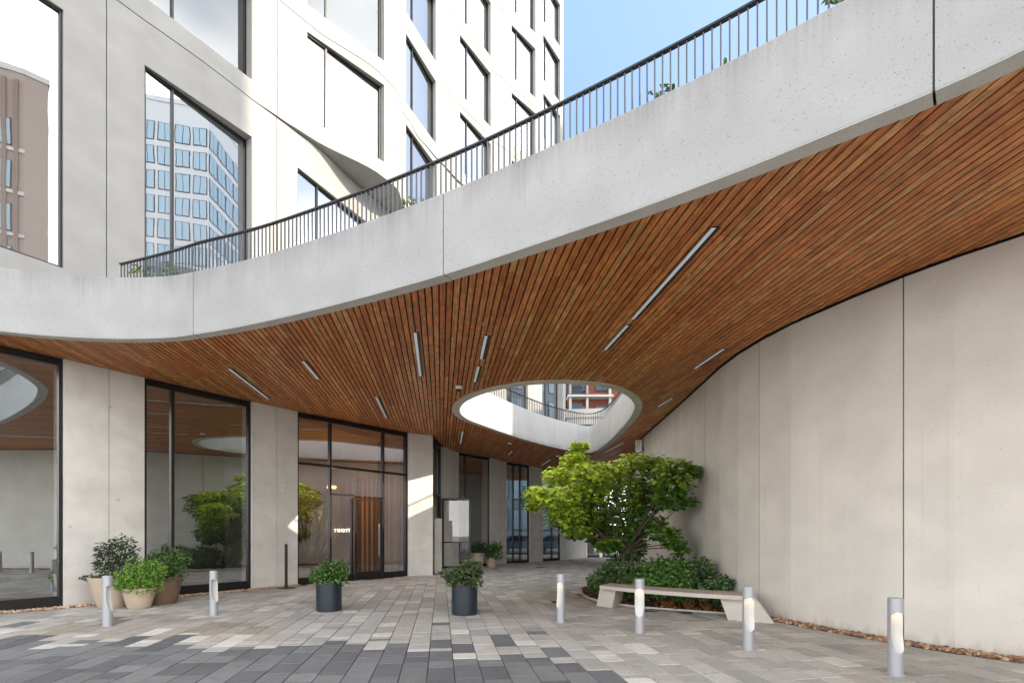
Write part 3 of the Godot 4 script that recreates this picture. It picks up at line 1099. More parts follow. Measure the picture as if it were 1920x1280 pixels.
# ------------------------------------------------------------------ right-hand wall
func build_right_wall() -> void:
	var w := thing("courtyard_wall", "long curved beige precast concrete wall along the right of the courtyard", "wall")
	for piece in cut(wall_line, [Vector2(5.62, 7.65), Vector2(4.74, 10.22), Vector2(4.69, 12.98), Vector2(4.9, 17.6)], 0.018):
		var line: PackedVector2Array = piece[0]
		line.reverse()
		var b := MB.new()
		for k in line.size() - 1: parapet(PackedVector2Array([line[k], line[k + 1]]), -0.1, CEIL - 0.025, 0.3, piece[1] + k * 1.1, b)
		part("wall_panel", b, M.wall, w)
	var f := MB.new()
	var inner := shifted(right_wall, 0.03)
	var deep := shifted(right_wall, 0.25)
	deep.reverse()
	inner.append_array(deep)
	f.prism(inner, -0.08, CEIL - 0.08)
	part("joint_filler", f, M.void, w)
	var top := MB.new()
	var a := shifted(right_wall, -0.02)
	var z := shifted(right_wall, 0.9)
	for i in a.size() - 1: top.prism(PackedVector2Array([a[i], z[i], z[i + 1], a[i + 1]]), CEIL + 0.02, TOP)
	part("shadow_gap", top, M.void, w)

# ------------------------------------------------------------------ ground and paving
func build_ground() -> void:
	var g := MB.new()
	g.quad(Vector3(-250, -0.09, 250), Vector3(250, -0.09, 250), Vector3(250, -0.09, -250), Vector3(-250, -0.09, -250))
	structure(put("ground", g, M.ground))
	var court := PackedVector2Array()
	for k in range(0, facade_foot.size()): court.append(facade_foot[k] + Vector2(0.05, -0.03))
	court.append(Vector2(9.0, 34.6)); court.append(Vector2(8.5, 22.3)); court.append(Vector2(5.2, 22.0))
	for k in range(right_wall.size() - 1, -1, -1): court.append(right_wall[k] + Vector2(-0.02, 0))
	court.append(Vector2(8.6, -9.0)); court.append(Vector2(-18.0, -9.0)); court.append(Vector2(-18.0, 2.0))
	var bed := MB.new()
	bed.prism(court, -0.08, -0.012)
	var sand := mat(Color(0.055, 0.05, 0.045), 0.95)
	var pave := part_root("pavement", bed, sand)
	var local := PackedVector2Array()
	for p in court: local.append(p.rotated(-SLAT_TURN))
	var dark_edge := [[-12.0, 8.5], [-7.9, 8.15], [-5.5, 7.95], [-4.4, 7.72], [-2.5, 7.75], [-1.0, 7.5], [0.3, 7.1], [0.9, 6.5], [1.5, 5.7], [2.2, 4.9], [4.0, 3.0], [6.0, 1.0]]
	var dark := [Color(0.185, 0.185, 0.19), Color(0.215, 0.215, 0.217), Color(0.155, 0.156, 0.162), Color(0.245, 0.244, 0.243)]
	var warm := [Color(0.58, 0.55, 0.50), Color(0.64, 0.605, 0.55), Color(0.51, 0.485, 0.445), Color(0.68, 0.64, 0.58), Color(0.57, 0.525, 0.465)]
	var pale := [Color(0.84, 0.80, 0.72), Color(0.78, 0.74, 0.65)]
	var rust := Color(0.36, 0.26, 0.15)
	var shapes := {}
	var rest := MB.new()
	rest.colored = true
	var spots := []
	var turn := Basis(Vector3.UP, SLAT_TURN)
	var lengths := [0.61, 0.61, 0.61, 0.46, 0.46, 0.305, 0.305]
	for k in range(-62, 40):
		var x := k * 0.3
		var z := -10.0 + rng.randf_range(0, 0.6)
		while z < 36.0:
			var l: float = lengths[rng.randi() % lengths.size()]
			var c := Vector2(x, z + l / 2)
			var plan := c.rotated(SLAT_TURN)
			var edge := knots(dark_edge, plan.x) - 0.2
			var from := plan.y - edge
			if absf(from) < 0.75 and rng.randf() < 0.4: l = 0.152
			c = Vector2(x, z + l / 2)
			plan = c.rotated(SLAT_TURN)
			z += l
			if not Geometry2D.is_point_in_polygon(c, local): continue
			if plan.y > 9.9 and in_bed(plan): continue
			from = plan.y - edge + rng.randf_range(-0.3, 0.3)
			var tone: Color
			var kind := 0
			if from < -0.32: tone = dark[rng.randi() % 4]
			elif from < 0.45:
				var r := rng.randf()
				if r < 0.34 - from * 0.5: tone = dark[rng.randi() % 4]
				elif r < 0.50: tone = pale[rng.randi() % 2]
				else: tone = warm[rng.randi() % 5]
			else:
				var r := rng.randf()
				var many := 0.20 if l < 0.4 else 0.06
				if r < many: tone = pale[rng.randi() % 2]
				elif r < many + (0.04 if from < 2.0 else 0.0): tone = dark[rng.randi() % 4]
				else: tone = warm[rng.randi() % 5]
				var stain := minf(plan.distance_to(Vector2(1.2, 12.2)), minf(plan.distance_to(Vector2(-6.6, 9.1)), plan.distance_to(Vector2(-4.8, 8.6)) * 1.3))
				if stain < 1.5 and r > many: tone = tone.lerp(rust, clampf(1.2 - stain * 0.7, 0.0, 0.6) * rng.randf_range(0.3, 1.0))
			spots.append([plan, c, l, vary(tone, 0.09)])
	# the 300 that show largest: nearest the camera and inside its view
	var near := []
	for s in spots:
		var p: Vector2 = s[0]
		if p.y > 5.35 and absf(p.x) < p.y * 0.98: near.append(s)
	near.sort_custom(func(a, b): return a[2] / pow(a[0].y, 3.0) > b[2] / pow(b[0].y, 3.0))
	for i in near.size():
		near[i].append(i < 300)
	for s in spots:
		var p: Vector2 = s[0]
		var tilt := Basis(Vector3(1, 0, 0), rng.randf_range(-0.004, 0.004)) * Basis(Vector3(0, 0, 1), rng.randf_range(-0.005, 0.005))
		var at := Vector3(p.x, -0.03 + rng.randf_range(-0.0025, 0.0025), -p.y)
		var b := turn * Basis(Vector3.UP, rng.randf_range(-0.006, 0.006)) * tilt
		var size := Vector3(0.291, 0.06, s[2] - 0.012)
		if s.size() > 4 and s[4]:
			var m := MB.new()
			m.colored = true
			m.col = s[3]
			m.box(Vector3.ZERO, size, Basis.IDENTITY, 0.005)
			var o := part("paver", m, M.paver, pave, at)
			o.basis = b
		else:
			rest.col = s[3]
			rest.box(at, size, b, 0.005 if p.y > 5 and p.y < 14 else 0.0)
	var o := part("distant_pavers", rest, M.paver, pave)
	o.set_meta("kind", "stuff")
	# small dark drains
	for d in [[1.05, 12.15, 0.30], [1.3, 24.5, 0.4]]:
		var gr := thing("drain_cover", "rusty drain cover in the paving behind the leftmost of the right-hand bollards" if d[1] < 20 else "small dark drain cover far back in the paving", "drain", Vector3(d[0], 0.004, -d[1]), SLAT_TURN)
		var m := MB.new()
		m.box(Vector3.ZERO, Vector3(d[2], 0.008, d[2]), Basis.IDENTITY, 0.002)
		part("plate", m, M.rust, gr)
		for k in 5:
			var s := MB.new()
			s.box(Vector3((k - 2) * d[2] / 6.0, 0.006, 0), Vector3(0.02, 0.008, d[2] * 0.85))
			part("slot_bar", s, M.black, gr)

func part_root(called: String, b: MB, m: Material) -> MeshInstance3D:
	var o := put(called, b, m)
	structure(o)
	return o

func in_bed(p: Vector2) -> bool:
	return Geometry2D.is_point_in_polygon(p, bed_line)

var bed_line := PackedVector2Array()

func pebbles(called: String, line: PackedVector2Array, wide: float, count: int, tones: Array, big: float) -> void:
	var mesh := MB.new()
	mesh.lathe(Vector3.ZERO, [Vector2(0.001, -0.5), Vector2(0.42, -0.32), Vector2(0.55, 0.02), Vector2(0.4, 0.34), Vector2(0.001, 0.5)], 7)
	var mm := MultiMesh.new()
	mm.transform_format = MultiMesh.TRANSFORM_3D
	mm.use_colors = true
	mm.mesh = mesh.done()
	mm.instance_count = count
	var where := stations(line, 0.01)
	for i in count:
		var s: Array = where[rng.randi() % where.size()]
		var d: Vector2 = s[1]
		var p: Vector2 = s[0] + Vector2(d.y, -d.x) * rng.randf_range(0.0, wide)
		var k := rng.randf_range(0.55, 1.25) * big
		var b := Basis.from_euler(Vector3(rng.randf_range(-0.5, 0.5), rng.randf() * TAU, rng.randf_range(-0.5, 0.5))) * Basis.from_scale(Vector3(k, k * 0.6, k * rng.randf_range(0.7, 1.2)))
		mm.set_instance_transform(i, Transform3D(b, pv(p, 0.012 + rng.randf() * 0.02)))
		mm.set_instance_color(i, vary(tones[rng.randi() % tones.size()], 0.25))
	var o := MultiMeshInstance3D.new()
	o.name = numbered(called)
	o.multimesh = mm
	o.material_override = M.pebble
	add_child(o)
	o.set_meta("kind", "stuff")
	o.set_meta("label", "strip of tan pebbles along the foot of the glass facade" if wide > 0 else "strip of brown pebbles along the foot of the right-hand wall")
	o.set_meta("category", "gravel")

# ------------------------------------------------------------------ plants
func leaf_mass(clumps: Array, tones: Array, length: float, width: float, flat := 0.0) -> MB:
	# clumps: [centre, radii, leaves]
	var b := MB.new()
	b.colored = true
	for c in clumps:
		var tone_shift := rng.randf_range(0.72, 1.2)
		for k in c[2]:
			var d := ball()
			d = d.normalized() * pow(d.length(), 0.45)
			var at: Vector3 = c[0] + d * c[1]
			var face := (d + Vector3(0, 0.55 + flat, 0.25) + ball() * 0.75).normalized()
			var along := (Vector3(d.x, -0.15 - flat * 0.2, d.z) + ball() * 0.9).normalized()
			var t: Color = tones[rng.randi() % tones.size()]
			t = vary(t, 0.16)
			b.col = Color(t.r * tone_shift, t.g * tone_shift, t.b * tone_shift)
			var l := length * rng.randf_range(0.65, 1.2)
			b.leaf(at, along, face, l, width * l / length)
	return b

func stems(from: Vector3, to: Array, r0: float, r1: float, bend := 0.15) -> MB:
	var b := MB.new()
	for t in to:
		var mid: Vector3 = from.lerp(t, 0.5) + ball() * bend * from.distance_to(t)
		var path := []
		for k in 7:
			var f := k / 6.0
			path.append(from.lerp(mid, f).lerp(mid.lerp(t, f), f))
		b.tube(path, r0, r1, 6)
	return b

func shrub(called: String, label: String, at: Vector3, clumps: Array, tones: Array, length: float, width: float, m: Material, group := "") -> void:
	var t := thing(called, label, "shrub", at, 0.0, group)
	var tips := []
	for c in clumps: tips.append(c[0])
	part("foliage", leaf_mass(clumps, tones, length, width), m, t)
	part("stems", stems(Vector3(0, -0.08, 0), tips, 0.012, 0.004), M.bark, t)

func globe(r: float, h: float, n: int) -> Array:
	var out := [[Vector3(0, h * 0.5, 0), Vector3(r * 0.8, h * 0.42, r * 0.8), n / 4]]
	for k in 14:
		var a := k * 2.4
		var y := 0.18 + 0.68 * ((k * 5) % 14) / 13.0
		var rr := r * 0.68 * sqrt(maxf(0.05, 1.0 - pow(y * 2 - 1, 2) * 0.75))
		out.append([Vector3(cos(a) * rr, h * y, sin(a) * rr), Vector3.ONE * r * 0.42, n / 18])
	return out

func pot(called: String, label: String, at: Vector3, profile: Array, m: Material, soil_r: float, soil_y: float, group := "") -> void:
	var t := thing(called, label, "planter", at, 0.0, group)
	var rows := []
	var b := MB.new()
	b.lathe(Vector3.ZERO, profile, 36)
	part("pot", b, m, t)
	var s := MB.new()
	s.lathe(Vector3.ZERO, [Vector2(soil_r, soil_y), Vector2(0.001, soil_y + 0.02)], 24)
	part("soil", s, M.soil, t)

func bowl(r0: float, r1: float, h: float) -> Array:
	var out := [Vector2(0.001, 0.0), Vector2(r0 - 0.01, 0.0), Vector2(r0, 0.012)]
	for k in range(1, 8):
		var f := k / 7.0
		out.append(Vector2(lerpf(r0, r1, pow(f, 0.75)), 0.012 + (h - 0.012) * f))
	out.append_array([Vector2(r1 - 0.012, h + 0.012), Vector2(r1 - 0.05, h + 0.008), Vector2(r1 - 0.06, h - 0.12)])
	return out

func build_plants() -> void:
	var green := [Color(0.055, 0.12, 0.022), Color(0.08, 0.16, 0.03), Color(0.04, 0.09, 0.018)]
	var bright := [Color(0.17, 0.34, 0.04), Color(0.13, 0.27, 0.03), Color(0.22, 0.38, 0.055), Color(0.08, 0.17, 0.02)]
	var deep := [Color(0.022, 0.05, 0.016), Color(0.035, 0.07, 0.02), Color(0.018, 0.036, 0.014), Color(0.06, 0.09, 0.035)]
	# blue cylinders
	var drum := [Vector2(0.001, 0.0), Vector2(0.235, 0.0), Vector2(0.245, 0.008), Vector2(0.245, 0.03), Vector2(0.25, 0.035), Vector2(0.25, 0.60), Vector2(0.246, 0.612), Vector2(0.235, 0.612), Vector2(0.228, 0.60), Vector2(0.228, 0.5)]
	pot("round_planter", "dark blue cylindrical planter in front of the entrance, left of the pair", Vector3(-3.71, 0, -10.8), drum, M.blue_pot, 0.23, 0.54, "dark blue cylindrical planters")
	pot("round_planter", "dark blue cylindrical planter in mid-courtyard, right of the pair", Vector3(-0.92, 0, -10.32), drum, M.blue_pot, 0.23, 0.54, "dark blue cylindrical planters")
	shrub("leafy_shrub", "low green shrub spilling over the left dark blue planter", Vector3(-3.71, 0.56, -10.8), globe(0.34, 0.40, 1500), green, 0.075, 0.045, M.dark_leaf, "shrubs in the dark blue planters")
	shrub("leafy_shrub", "olive green shrub spilling over the right dark blue planter", Vector3(-0.92, 0.56, -10.32), globe(0.34, 0.42, 1500) + [[Vector3(-0.34, 0.22, 0.05), Vector3(0.14, 0.06, 0.1), 50]], [Color(0.06, 0.095, 0.025), Color(0.085, 0.115, 0.035), Color(0.035, 0.06, 0.018)], 0.075, 0.045, M.dark_leaf, "shrubs in the dark blue planters")
	# the cluster by the first pier
	pot("tapered_planter", "largest pale clay planter against the first concrete pier", Vector3(-8.5, 0, -11.35), bowl(0.27, 0.44, 0.63), M.clay_pot, 0.39, 0.55, "clay planters by the left pier")
	pot("tapered_planter", "small pale clay planter right of the large one at the left pier", Vector3(-7.8, 0, -11.15), bowl(0.2, 0.31, 0.42), M.clay_pot, 0.27, 0.36, "clay planters by the left pier")
	pot("tapered_planter", "brown planter half hidden behind the small clay one", Vector3(-7.78, 0, -11.85), bowl(0.26, 0.40, 0.60), M.brown_pot, 0.36, 0.5, "clay planters by the left pier")
	var tall := [[Vector3(0.05, 0.42, 0), Vector3(0.36, 0.40, 0.34), 560]]
	for k in 9: tall.append([Vector3(cos(k * 2.4) * 0.24 + 0.05, 0.25 + 0.075 * k, sin(k * 2.4) * 0.22), Vector3(0.14, 0.14, 0.14), 70])
	shrub("upright_shrub", "dark narrow-leaved upright shrub in the largest clay planter", Vector3(-8.48, 0.56, -11.35), tall, deep, 0.11, 0.028, M.dark_leaf)
	shrub("trailing_plant", "small pale trailing plant over the left rim of the largest clay planter", Vector3(-8.86, 0.60, -11.25), [[Vector3(-0.1, 0.02, 0), Vector3(0.16, 0.06, 0.12), 60], [Vector3(0.15, 0.04, 0.05), Vector3(0.25, 0.05, 0.15), 70]], [Color(0.09, 0.13, 0.05), Color(0.04, 0.05, 0.03)], 0.06, 0.035, M.dark_leaf)
	shrub("boxwood", "bright green boxwood globe in the small clay planter", Vector3(-7.78, 0.36, -11.15), globe(0.45, 0.60, 3600), bright, 0.05, 0.03, M.leaf)
	shrub("boxwood", "darker boxwood globe in the brown planter behind the bright one", Vector3(-7.72, 0.56, -11.85), globe(0.48, 0.62, 2600), green, 0.055, 0.032, M.dark_leaf)
	# the pair by the open door
	pot("tapered_planter", "larger beige planter beside the open glass door", Vector3(-1.62, 0, -24.0), bowl(0.26, 0.40, 0.68), M.clay_pot, 0.36, 0.6, "beige planters by the open door")
	pot("tapered_planter", "smaller beige planter right of the one by the open glass door", Vector3(-0.95, 0, -24.6), bowl(0.2, 0.29, 0.44), M.clay_pot, 0.25, 0.38, "beige planters by the open door")
	shrub("leafy_shrub", "dark shrub in the larger beige planter by the open door", Vector3(-1.62, 0.6, -24.0), globe(0.5, 0.5, 900), deep, 0.11, 0.06, M.dark_leaf)
	shrub("leafy_shrub", "green shrub in the smaller beige planter by the open door", Vector3(-0.92, 0.4, -24.6), globe(0.46, 0.72, 900), green, 0.11, 0.06, M.dark_leaf)

func build_garden() -> void:
	var b := MB.new()
	b.prism(bed_line, -0.05, 0.03)
	var bed := put("planting_bed", b, M.soil)
	structure(bed)
	var kerb := MB.new()
	var line := bed_line.duplicate()
	line.append(line[0])
	var inner := shifted(bed_line, -0.05, true)
	inner.append(inner[0])
	for i in line.size() - 1:
		if line[i].x < 4.45 or line[i].y < 10.0: kerb.prism(PackedVector2Array([line[i], inner[i], inner[i + 1], line[i + 1]]), -0.05, 0.06)
	tag(put("bed_edging", kerb, M.bench), "thin pale edging round the planting bed behind the bench", "edging")
	# dry leaves and small plants on the soil
	var litter := MB.new()
	litter.colored = true
	for k in 900:
		var p := Vector2(rng.randf_range(1.8, 4.6), rng.randf_range(10.0, 14.6))
		if not in_bed(p): continue
		litter.col = vary([Color(0.20, 0.08, 0.03), Color(0.30, 0.15, 0.05), Color(0.09, 0.04, 0.02)][rng.randi() % 3], 0.3)
		litter.leaf(pv(p, 0.04 + rng.randf() * 0.03), Vector3(rng.randf_range(-1, 1), rng.randf_range(-0.1, 0.4), rng.randf_range(-1, 1)), Vector3.UP, 0.09, 0.05)
	var lit := put("leaf_litter", litter, M.dark_leaf)
	lit.set_meta("kind", "stuff")
	tag(lit, "dry brown leaves on the soil under the bench", "leaf litter")
	var tufts := [[3.55, 10.75], [3.85, 10.55], [3.2, 10.95]]
	for k in 3:
		var m := MB.new()
		m.colored = true
		for j in 46:
			m.col = vary(Color(0.34, 0.17, 0.05), 0.3)
			m.leaf(Vector3(rng.randf_range(-0.05, 0.05), 0, rng.randf_range(-0.05, 0.05)), Vector3(rng.randf_range(-0.8, 0.8), 1, rng.randf_range(-0.8, 0.8)), Vector3(0, 0.3, 1), rng.randf_range(0.12, 0.24), 0.012)
		tag(put("dry_grass_tuft", m, M.dark_leaf, pv(Vector2(tufts[k][0], tufts[k][1]), 0.03)), "tuft of orange dry grass under the bench, %s" % ["middle of three", "nearest its right support", "farthest from its right support"][k], "grass", "dry grass tufts under the bench")
	# shrubs behind the bench
	var hues := [[Color(0.08, 0.19, 0.03), Color(0.12, 0.26, 0.04), Color(0.045, 0.105, 0.02)], [Color(0.035, 0.08, 0.026), Color(0.055, 0.11, 0.032), Color(0.085, 0.14, 0.045)]]
	var spots := [[2.35, 13.2, 0.42, 0.75, 1, "dark shrub at the left end of the bed behind the bench"], [2.72, 12.6, 0.45, 0.8, 1, "dark shrub left of the tree trunk behind the bench"], [3.25, 12.4, 0.5, 0.95, 0, "bright green shrub right of the tree trunk behind the bench"], [3.6, 11.9, 0.45, 0.85, 0, "bright green shrub behind the middle of the bench"], [4.0, 11.9, 0.48, 1.0, 1, "tall dark shrub against the wall behind the bench"], [4.3, 11.2, 0.32, 0.62, 1, "small dark shrub at the right end of the bed by the wall"], [3.05, 14.3, 0.5, 1.35, 0, "tall green shrub behind the tree trunk"], [3.9, 13.2, 0.5, 0.95, 1, "dark shrub against the wall behind the tree"]]
	for s in spots:
		shrub("bed_shrub", s[5], Vector3(s[0], 0.03, -s[1]), globe(s[2], s[3], 1500), hues[s[4]], 0.10, 0.058, M.leaf if s[4] == 0 else M.dark_leaf, "shrubs in the planting bed")
	build_tree()

# leaf sprays: x, height, ahead, reach
const CROWN := [[1.83, 3.93, 14.61, 0.23], [1.84, 3.94, 14.72, 0.19], [1.73, 3.59, 14.70, 0.38], [1.80, 3.67, 15.28, 0.30], [1.43, 3.22, 15.49, 0.53], [1.35, 3.13, 14.69, 0.42], [2.04, 3.07, 13.45, 0.58], [2.09, 3.10, 13.73, 0.47], [2.62, 3.22, 13.81, 0.38], [2.87, 3.37, 15.12, 0.30], [3.23, 3.48, 14.36, 0.41], [3.37, 3.57, 14.99, 0.33], [4.04, 3.51, 15.24, 0.50], [4.08, 3.53, 15.40, 0.40], [3.93, 3.12, 12.76, 0.44], [3.96, 3.13, 12.85, 0.35], [4.54, 3.13, 13.35, 0.23], [4.42, 3.09, 13.00, 0.19], [0.72, 2.60, 13.89, 0.38], [0.71, 2.58, 13.60, 0.30], [1.15, 2.44, 13.54, 0.58], [1.31, 2.56, 15.44, 0.47], [1.99, 2.55, 14.20, 0.67], [1.97, 2.54, 14.04, 0.54], [2.89, 2.71, 14.44, 0.70], [3.04, 2.78, 15.22, 0.56], [3.70, 2.94, 14.51, 0.64], [3.94, 3.03, 15.44, 0.51], [3.87, 2.74, 12.81, 0.53], [4.00, 2.78, 13.26, 0.42], [0.56, 2.32, 14.07, 0.19], [0.57, 2.33, 14.34, 0.15], [1.35, 1.99, 13.53, 0.55], [1.36, 2.00, 13.61, 0.44], [2.16, 1.92, 14.43, 0.61], [2.20, 1.93, 14.66, 0.49], [2.91, 2.10, 14.21, 0.64], [3.00, 2.12, 14.62, 0.51], [3.85, 2.40, 15.26, 0.55], [3.76, 2.38, 14.92, 0.44], [3.97, 2.44, 13.47, 0.44], [3.83, 2.40, 13.00, 0.35], [4.29, 2.34, 13.07, 0.20], [4.34, 2.35, 13.23, 0.16], [1.62, 1.61, 13.26, 0.35], [1.85, 1.62, 15.18, 0.28], [2.49, 1.53, 14.66, 0.53], [2.58, 1.53, 15.16, 0.42], [3.11, 1.59, 14.13, 0.53], [3.30, 1.59, 14.99, 0.42], [3.88, 1.83, 14.80, 0.41], [3.63, 1.81, 13.86, 0.33], [3.76, 1.56, 13.05, 0.38], [3.86, 1.56, 13.42, 0.30], [4.07, 1.32, 13.32, 0.26], [3.98, 1.33, 13.01, 0.21], [4.26, 1.15, 13.24, 0.15], [4.23, 1.15, 13.13, 0.12], [3.47, 1.24, 14.77, 0.26], [3.35, 1.25, 14.24, 0.21], [2.43, 1.26, 13.50, 0.32], [2.40, 1.27, 13.36, 0.26]]

func build_tree() -> void:
	var root := Vector3(2.95, 0.02, -14.0)
	var t := thing("courtyard_tree", "broad young tree with bright green leaves under the oval opening, beside the wall", "tree", root)
	var b := MB.new()
	b.colored = true
	var limbs := MB.new()
	var fork := Vector3(-0.02, 1.0, 0.0)
	for i in CROWN.size():
			var c: Array = CROWN[i]
			var at := Vector3(c[0], c[1], -c[2]) - root
			var r: float = c[3]
			var painted_light := clampf(0.25 + (c[1] - 1.9) * 0.42 - (c[0] - 2.4) * 0.26, 0.0, 1.0)       # young-leaf tone also carries painted light: paler at the top and open side
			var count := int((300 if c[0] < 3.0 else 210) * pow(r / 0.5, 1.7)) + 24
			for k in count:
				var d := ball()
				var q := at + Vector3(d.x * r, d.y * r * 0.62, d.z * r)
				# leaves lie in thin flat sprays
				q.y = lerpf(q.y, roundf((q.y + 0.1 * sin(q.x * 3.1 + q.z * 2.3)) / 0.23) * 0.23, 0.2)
				var young := clampf(painted_light + d.y * 0.28 + rng.randf_range(-0.3, 0.3), 0.0, 1.0)  # upper leaves of each spray painted lighter too, the rest varies at random
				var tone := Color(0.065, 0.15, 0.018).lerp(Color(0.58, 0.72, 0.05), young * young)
				if rng.randf() < 0.012 * young: tone = Color(0.45, 0.22, 0.03)
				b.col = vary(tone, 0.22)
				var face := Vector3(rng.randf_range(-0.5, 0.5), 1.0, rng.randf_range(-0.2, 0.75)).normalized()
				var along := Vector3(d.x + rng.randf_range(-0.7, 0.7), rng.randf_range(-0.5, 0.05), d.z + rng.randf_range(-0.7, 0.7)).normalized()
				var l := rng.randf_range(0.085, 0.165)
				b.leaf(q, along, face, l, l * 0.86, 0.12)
			if i % 2 == 0:
				var mid := fork.lerp(at, 0.5) + Vector3(0, 0.12, 0) + ball() * 0.12
				var path := []
				for k in 7: path.append(fork.lerp(mid, k / 6.0).lerp(mid.lerp(at, k / 6.0), k / 6.0))
				limbs.tube(path, 0.026, 0.006, 6)
	var trunk := MB.new()
	trunk.tube([Vector3(0.03, -0.05, 0), Vector3(0.02, 0.35, 0.02), Vector3(-0.02, 0.7, 0.01), fork + Vector3(0, 0.05, 0)], 0.075, 0.05, 10)
	trunk.tube([Vector3(0.08, -0.05, 0.06), Vector3(0.14, 0.5, 0.08), Vector3(0.2, 1.1, 0.05), Vector3(0.35, 1.7, 0.02)], 0.045, 0.022, 8)
	var tr := part("trunk", trunk, M.bark, t)
	part("branches", limbs, M.bark, tr)
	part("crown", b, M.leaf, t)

# ------------------------------------------------------------------ things in the courtyard
func build_bench() -> void:
	var t := thing("bench", "long pale concrete bench with slanted end blocks in front of the planting bed", "bench")
	# the seat: a slightly bowed slab between the two supports
	var near := spline([Vector2(1.87, 11.35), Vector2(2.35, 10.72), Vector2(3.1, 10.05), Vector2(3.75, 9.6), Vector2(4.22, 9.33)], 6)
	var far := spline([Vector2(2.22, 11.92), Vector2(2.75, 11.33), Vector2(3.45, 10.72), Vector2(4.0, 10.32), Vector2(4.52, 10.02)], 6)
	var poly := near.duplicate()
	var f2 := far.duplicate(); f2.reverse()
	poly.append_array(f2)
	var b := MB.new()
	b.prism(poly, 0.385, 0.455)
	part("seat", b, M.bench, t)
	var top := MB.new()
	var inset := PackedVector2Array()
	for k in near.size(): inset.append(near[k].lerp(far[k], 0.10))
	for k in range(far.size() - 1, -1, -1): inset.append(far[k].lerp(near[k], 0.06))
	top.prism(inset, 0.450, 0.459)
	part("seat_surface", top, M.bench_top, t)
	for s in [[near[0], far[0], Vector2(-0.62, 0.78), 0.40, 0.14], [near[-1], far[-1], Vector2(0.86, -0.5), 0.55, 0.34]]:
		var a: Vector2 = s[0]; var z: Vector2 = s[1]
		var o: Vector2 = s[2].normalized()
		a = a.lerp(z, 0.13); z = z.lerp(a, 0.08)
		var in_: float = s[3]; var splay: float = s[4]
		var m := MB.new()
		# foot wider than the head: the outer face leans out, the inner face leans in
		var f := [pv(a + o * splay, 0), pv(z + o * splay, 0), pv(z - o * in_ * 0.75, 0), pv(a - o * in_ * 0.75, 0)]
		var h := [pv(a + o * 0.02, 0.453), pv(z + o * 0.02, 0.453), pv(z - o * in_, 0.383), pv(a - o * in_, 0.383)]
		if (f[1] - f[0]).cross(f[2] - f[0]).y < 0:
			f.reverse(); h.reverse()
		for k in 4:
			var q := (k + 1) % 4
			m.quad(f[k], f[q], h[q], h[k])
		m.quad(h[0], h[1], h[2], h[3])
		part("end_block", m, M.bench, t)

func make_bollard() -> Node3D:
	var t := Node3D.new()
	var r := 0.075
	var h := 0.85
	var y0 := 0.25
	var y1 := 0.69
	var b := MB.new()
	var face := MB.new()
	var sides := 40
	b.lathe(Vector3.ZERO, [Vector2(0.001, 0), Vector2(0.10, 0), Vector2(0.10, 0.008), Vector2(r, 0.009)], sides)
	b.lathe(Vector3.ZERO, [Vector2(r, 0.009), Vector2(r, y0)], sides)
	b.lathe(Vector3.ZERO, [Vector2(r, y1), Vector2(r, h - 0.004), Vector2(r - 0.004, h), Vector2(0.001, h)], sides)
	# the scoop: the wall is cut back behind a slanting plane that faces +z
	var shell := []
	var scoop := []
	for j in 19:
		var f := j / 18.0
		var y := lerpf(y0, y1, f)
		var reach := r * (1.0 - 1.28 * pow(f, 0.62)) if f < 0.86 else r * (1.0 - 1.28 * pow(0.86, 0.62)) 
		if f >= 0.86: reach = lerpf(reach, r * 0.55, pow((f - 0.86) / 0.14, 3.0))
		var open := acos(clampf(reach / r, -0.9, 1.0))
		open = minf(open, 1.32)
		var row := []; var cutrow := []
		for k in sides + 1:
			var a := open + (TAU - 2 * open) * k / sides
			row.append(Vector3(sin(a) * r, y, cos(a) * r))
		for k in 13:
			var a := -open + 2 * open * k / 12.0
			var e := cos(open) * r
			var u := sin(a) * r
			var w := sin(open) * r
			cutrow.append(Vector3(u, y, e - 0.045 * pow(f, 0.5) * (1.0 - pow(u / maxf(w, 0.001), 2.0))))
		shell.append(row); scoop.append(cutrow)
	b.sheet(shell)
	face.sheet(scoop)
	# underside of the head over the scoop
	var last: Array = scoop[-1]
	for k in 12: face.tri(Vector3(0, y1, r * 0.9), last[k + 1], last[k])
	part("post", b, M.bollard, t)
	part("reflector", face, mat(Color(0.5, 0.49, 0.47), 0.5), t)
	var lens := MB.new()
	lens.lathe(Vector3(0, y1 - 0.014, 0.032), [Vector2(0.001, 0.0), Vector2(0.020, 0.0), Vector2(0.020, 0.012), Vector2(0.001, 0.012)], 14)
	part("lamp_lens", lens, glow(Color(1.0, 0.86, 0.66), 2.2), t)
	var light := OmniLight3D.new()
	light.name = "bollard_lamp"
	light.position = Vector3(0, y1 - 0.03, 0.046)
	light.light_color = Color(1.0, 0.84, 0.62)
	light.light_energy = 0.0005
	light.light_size = 0.012
	light.omni_range = 8.0
	light.omni_attenuation = 2.0
	light.shadow_enabled = true
	t.add_child(light)
	return t

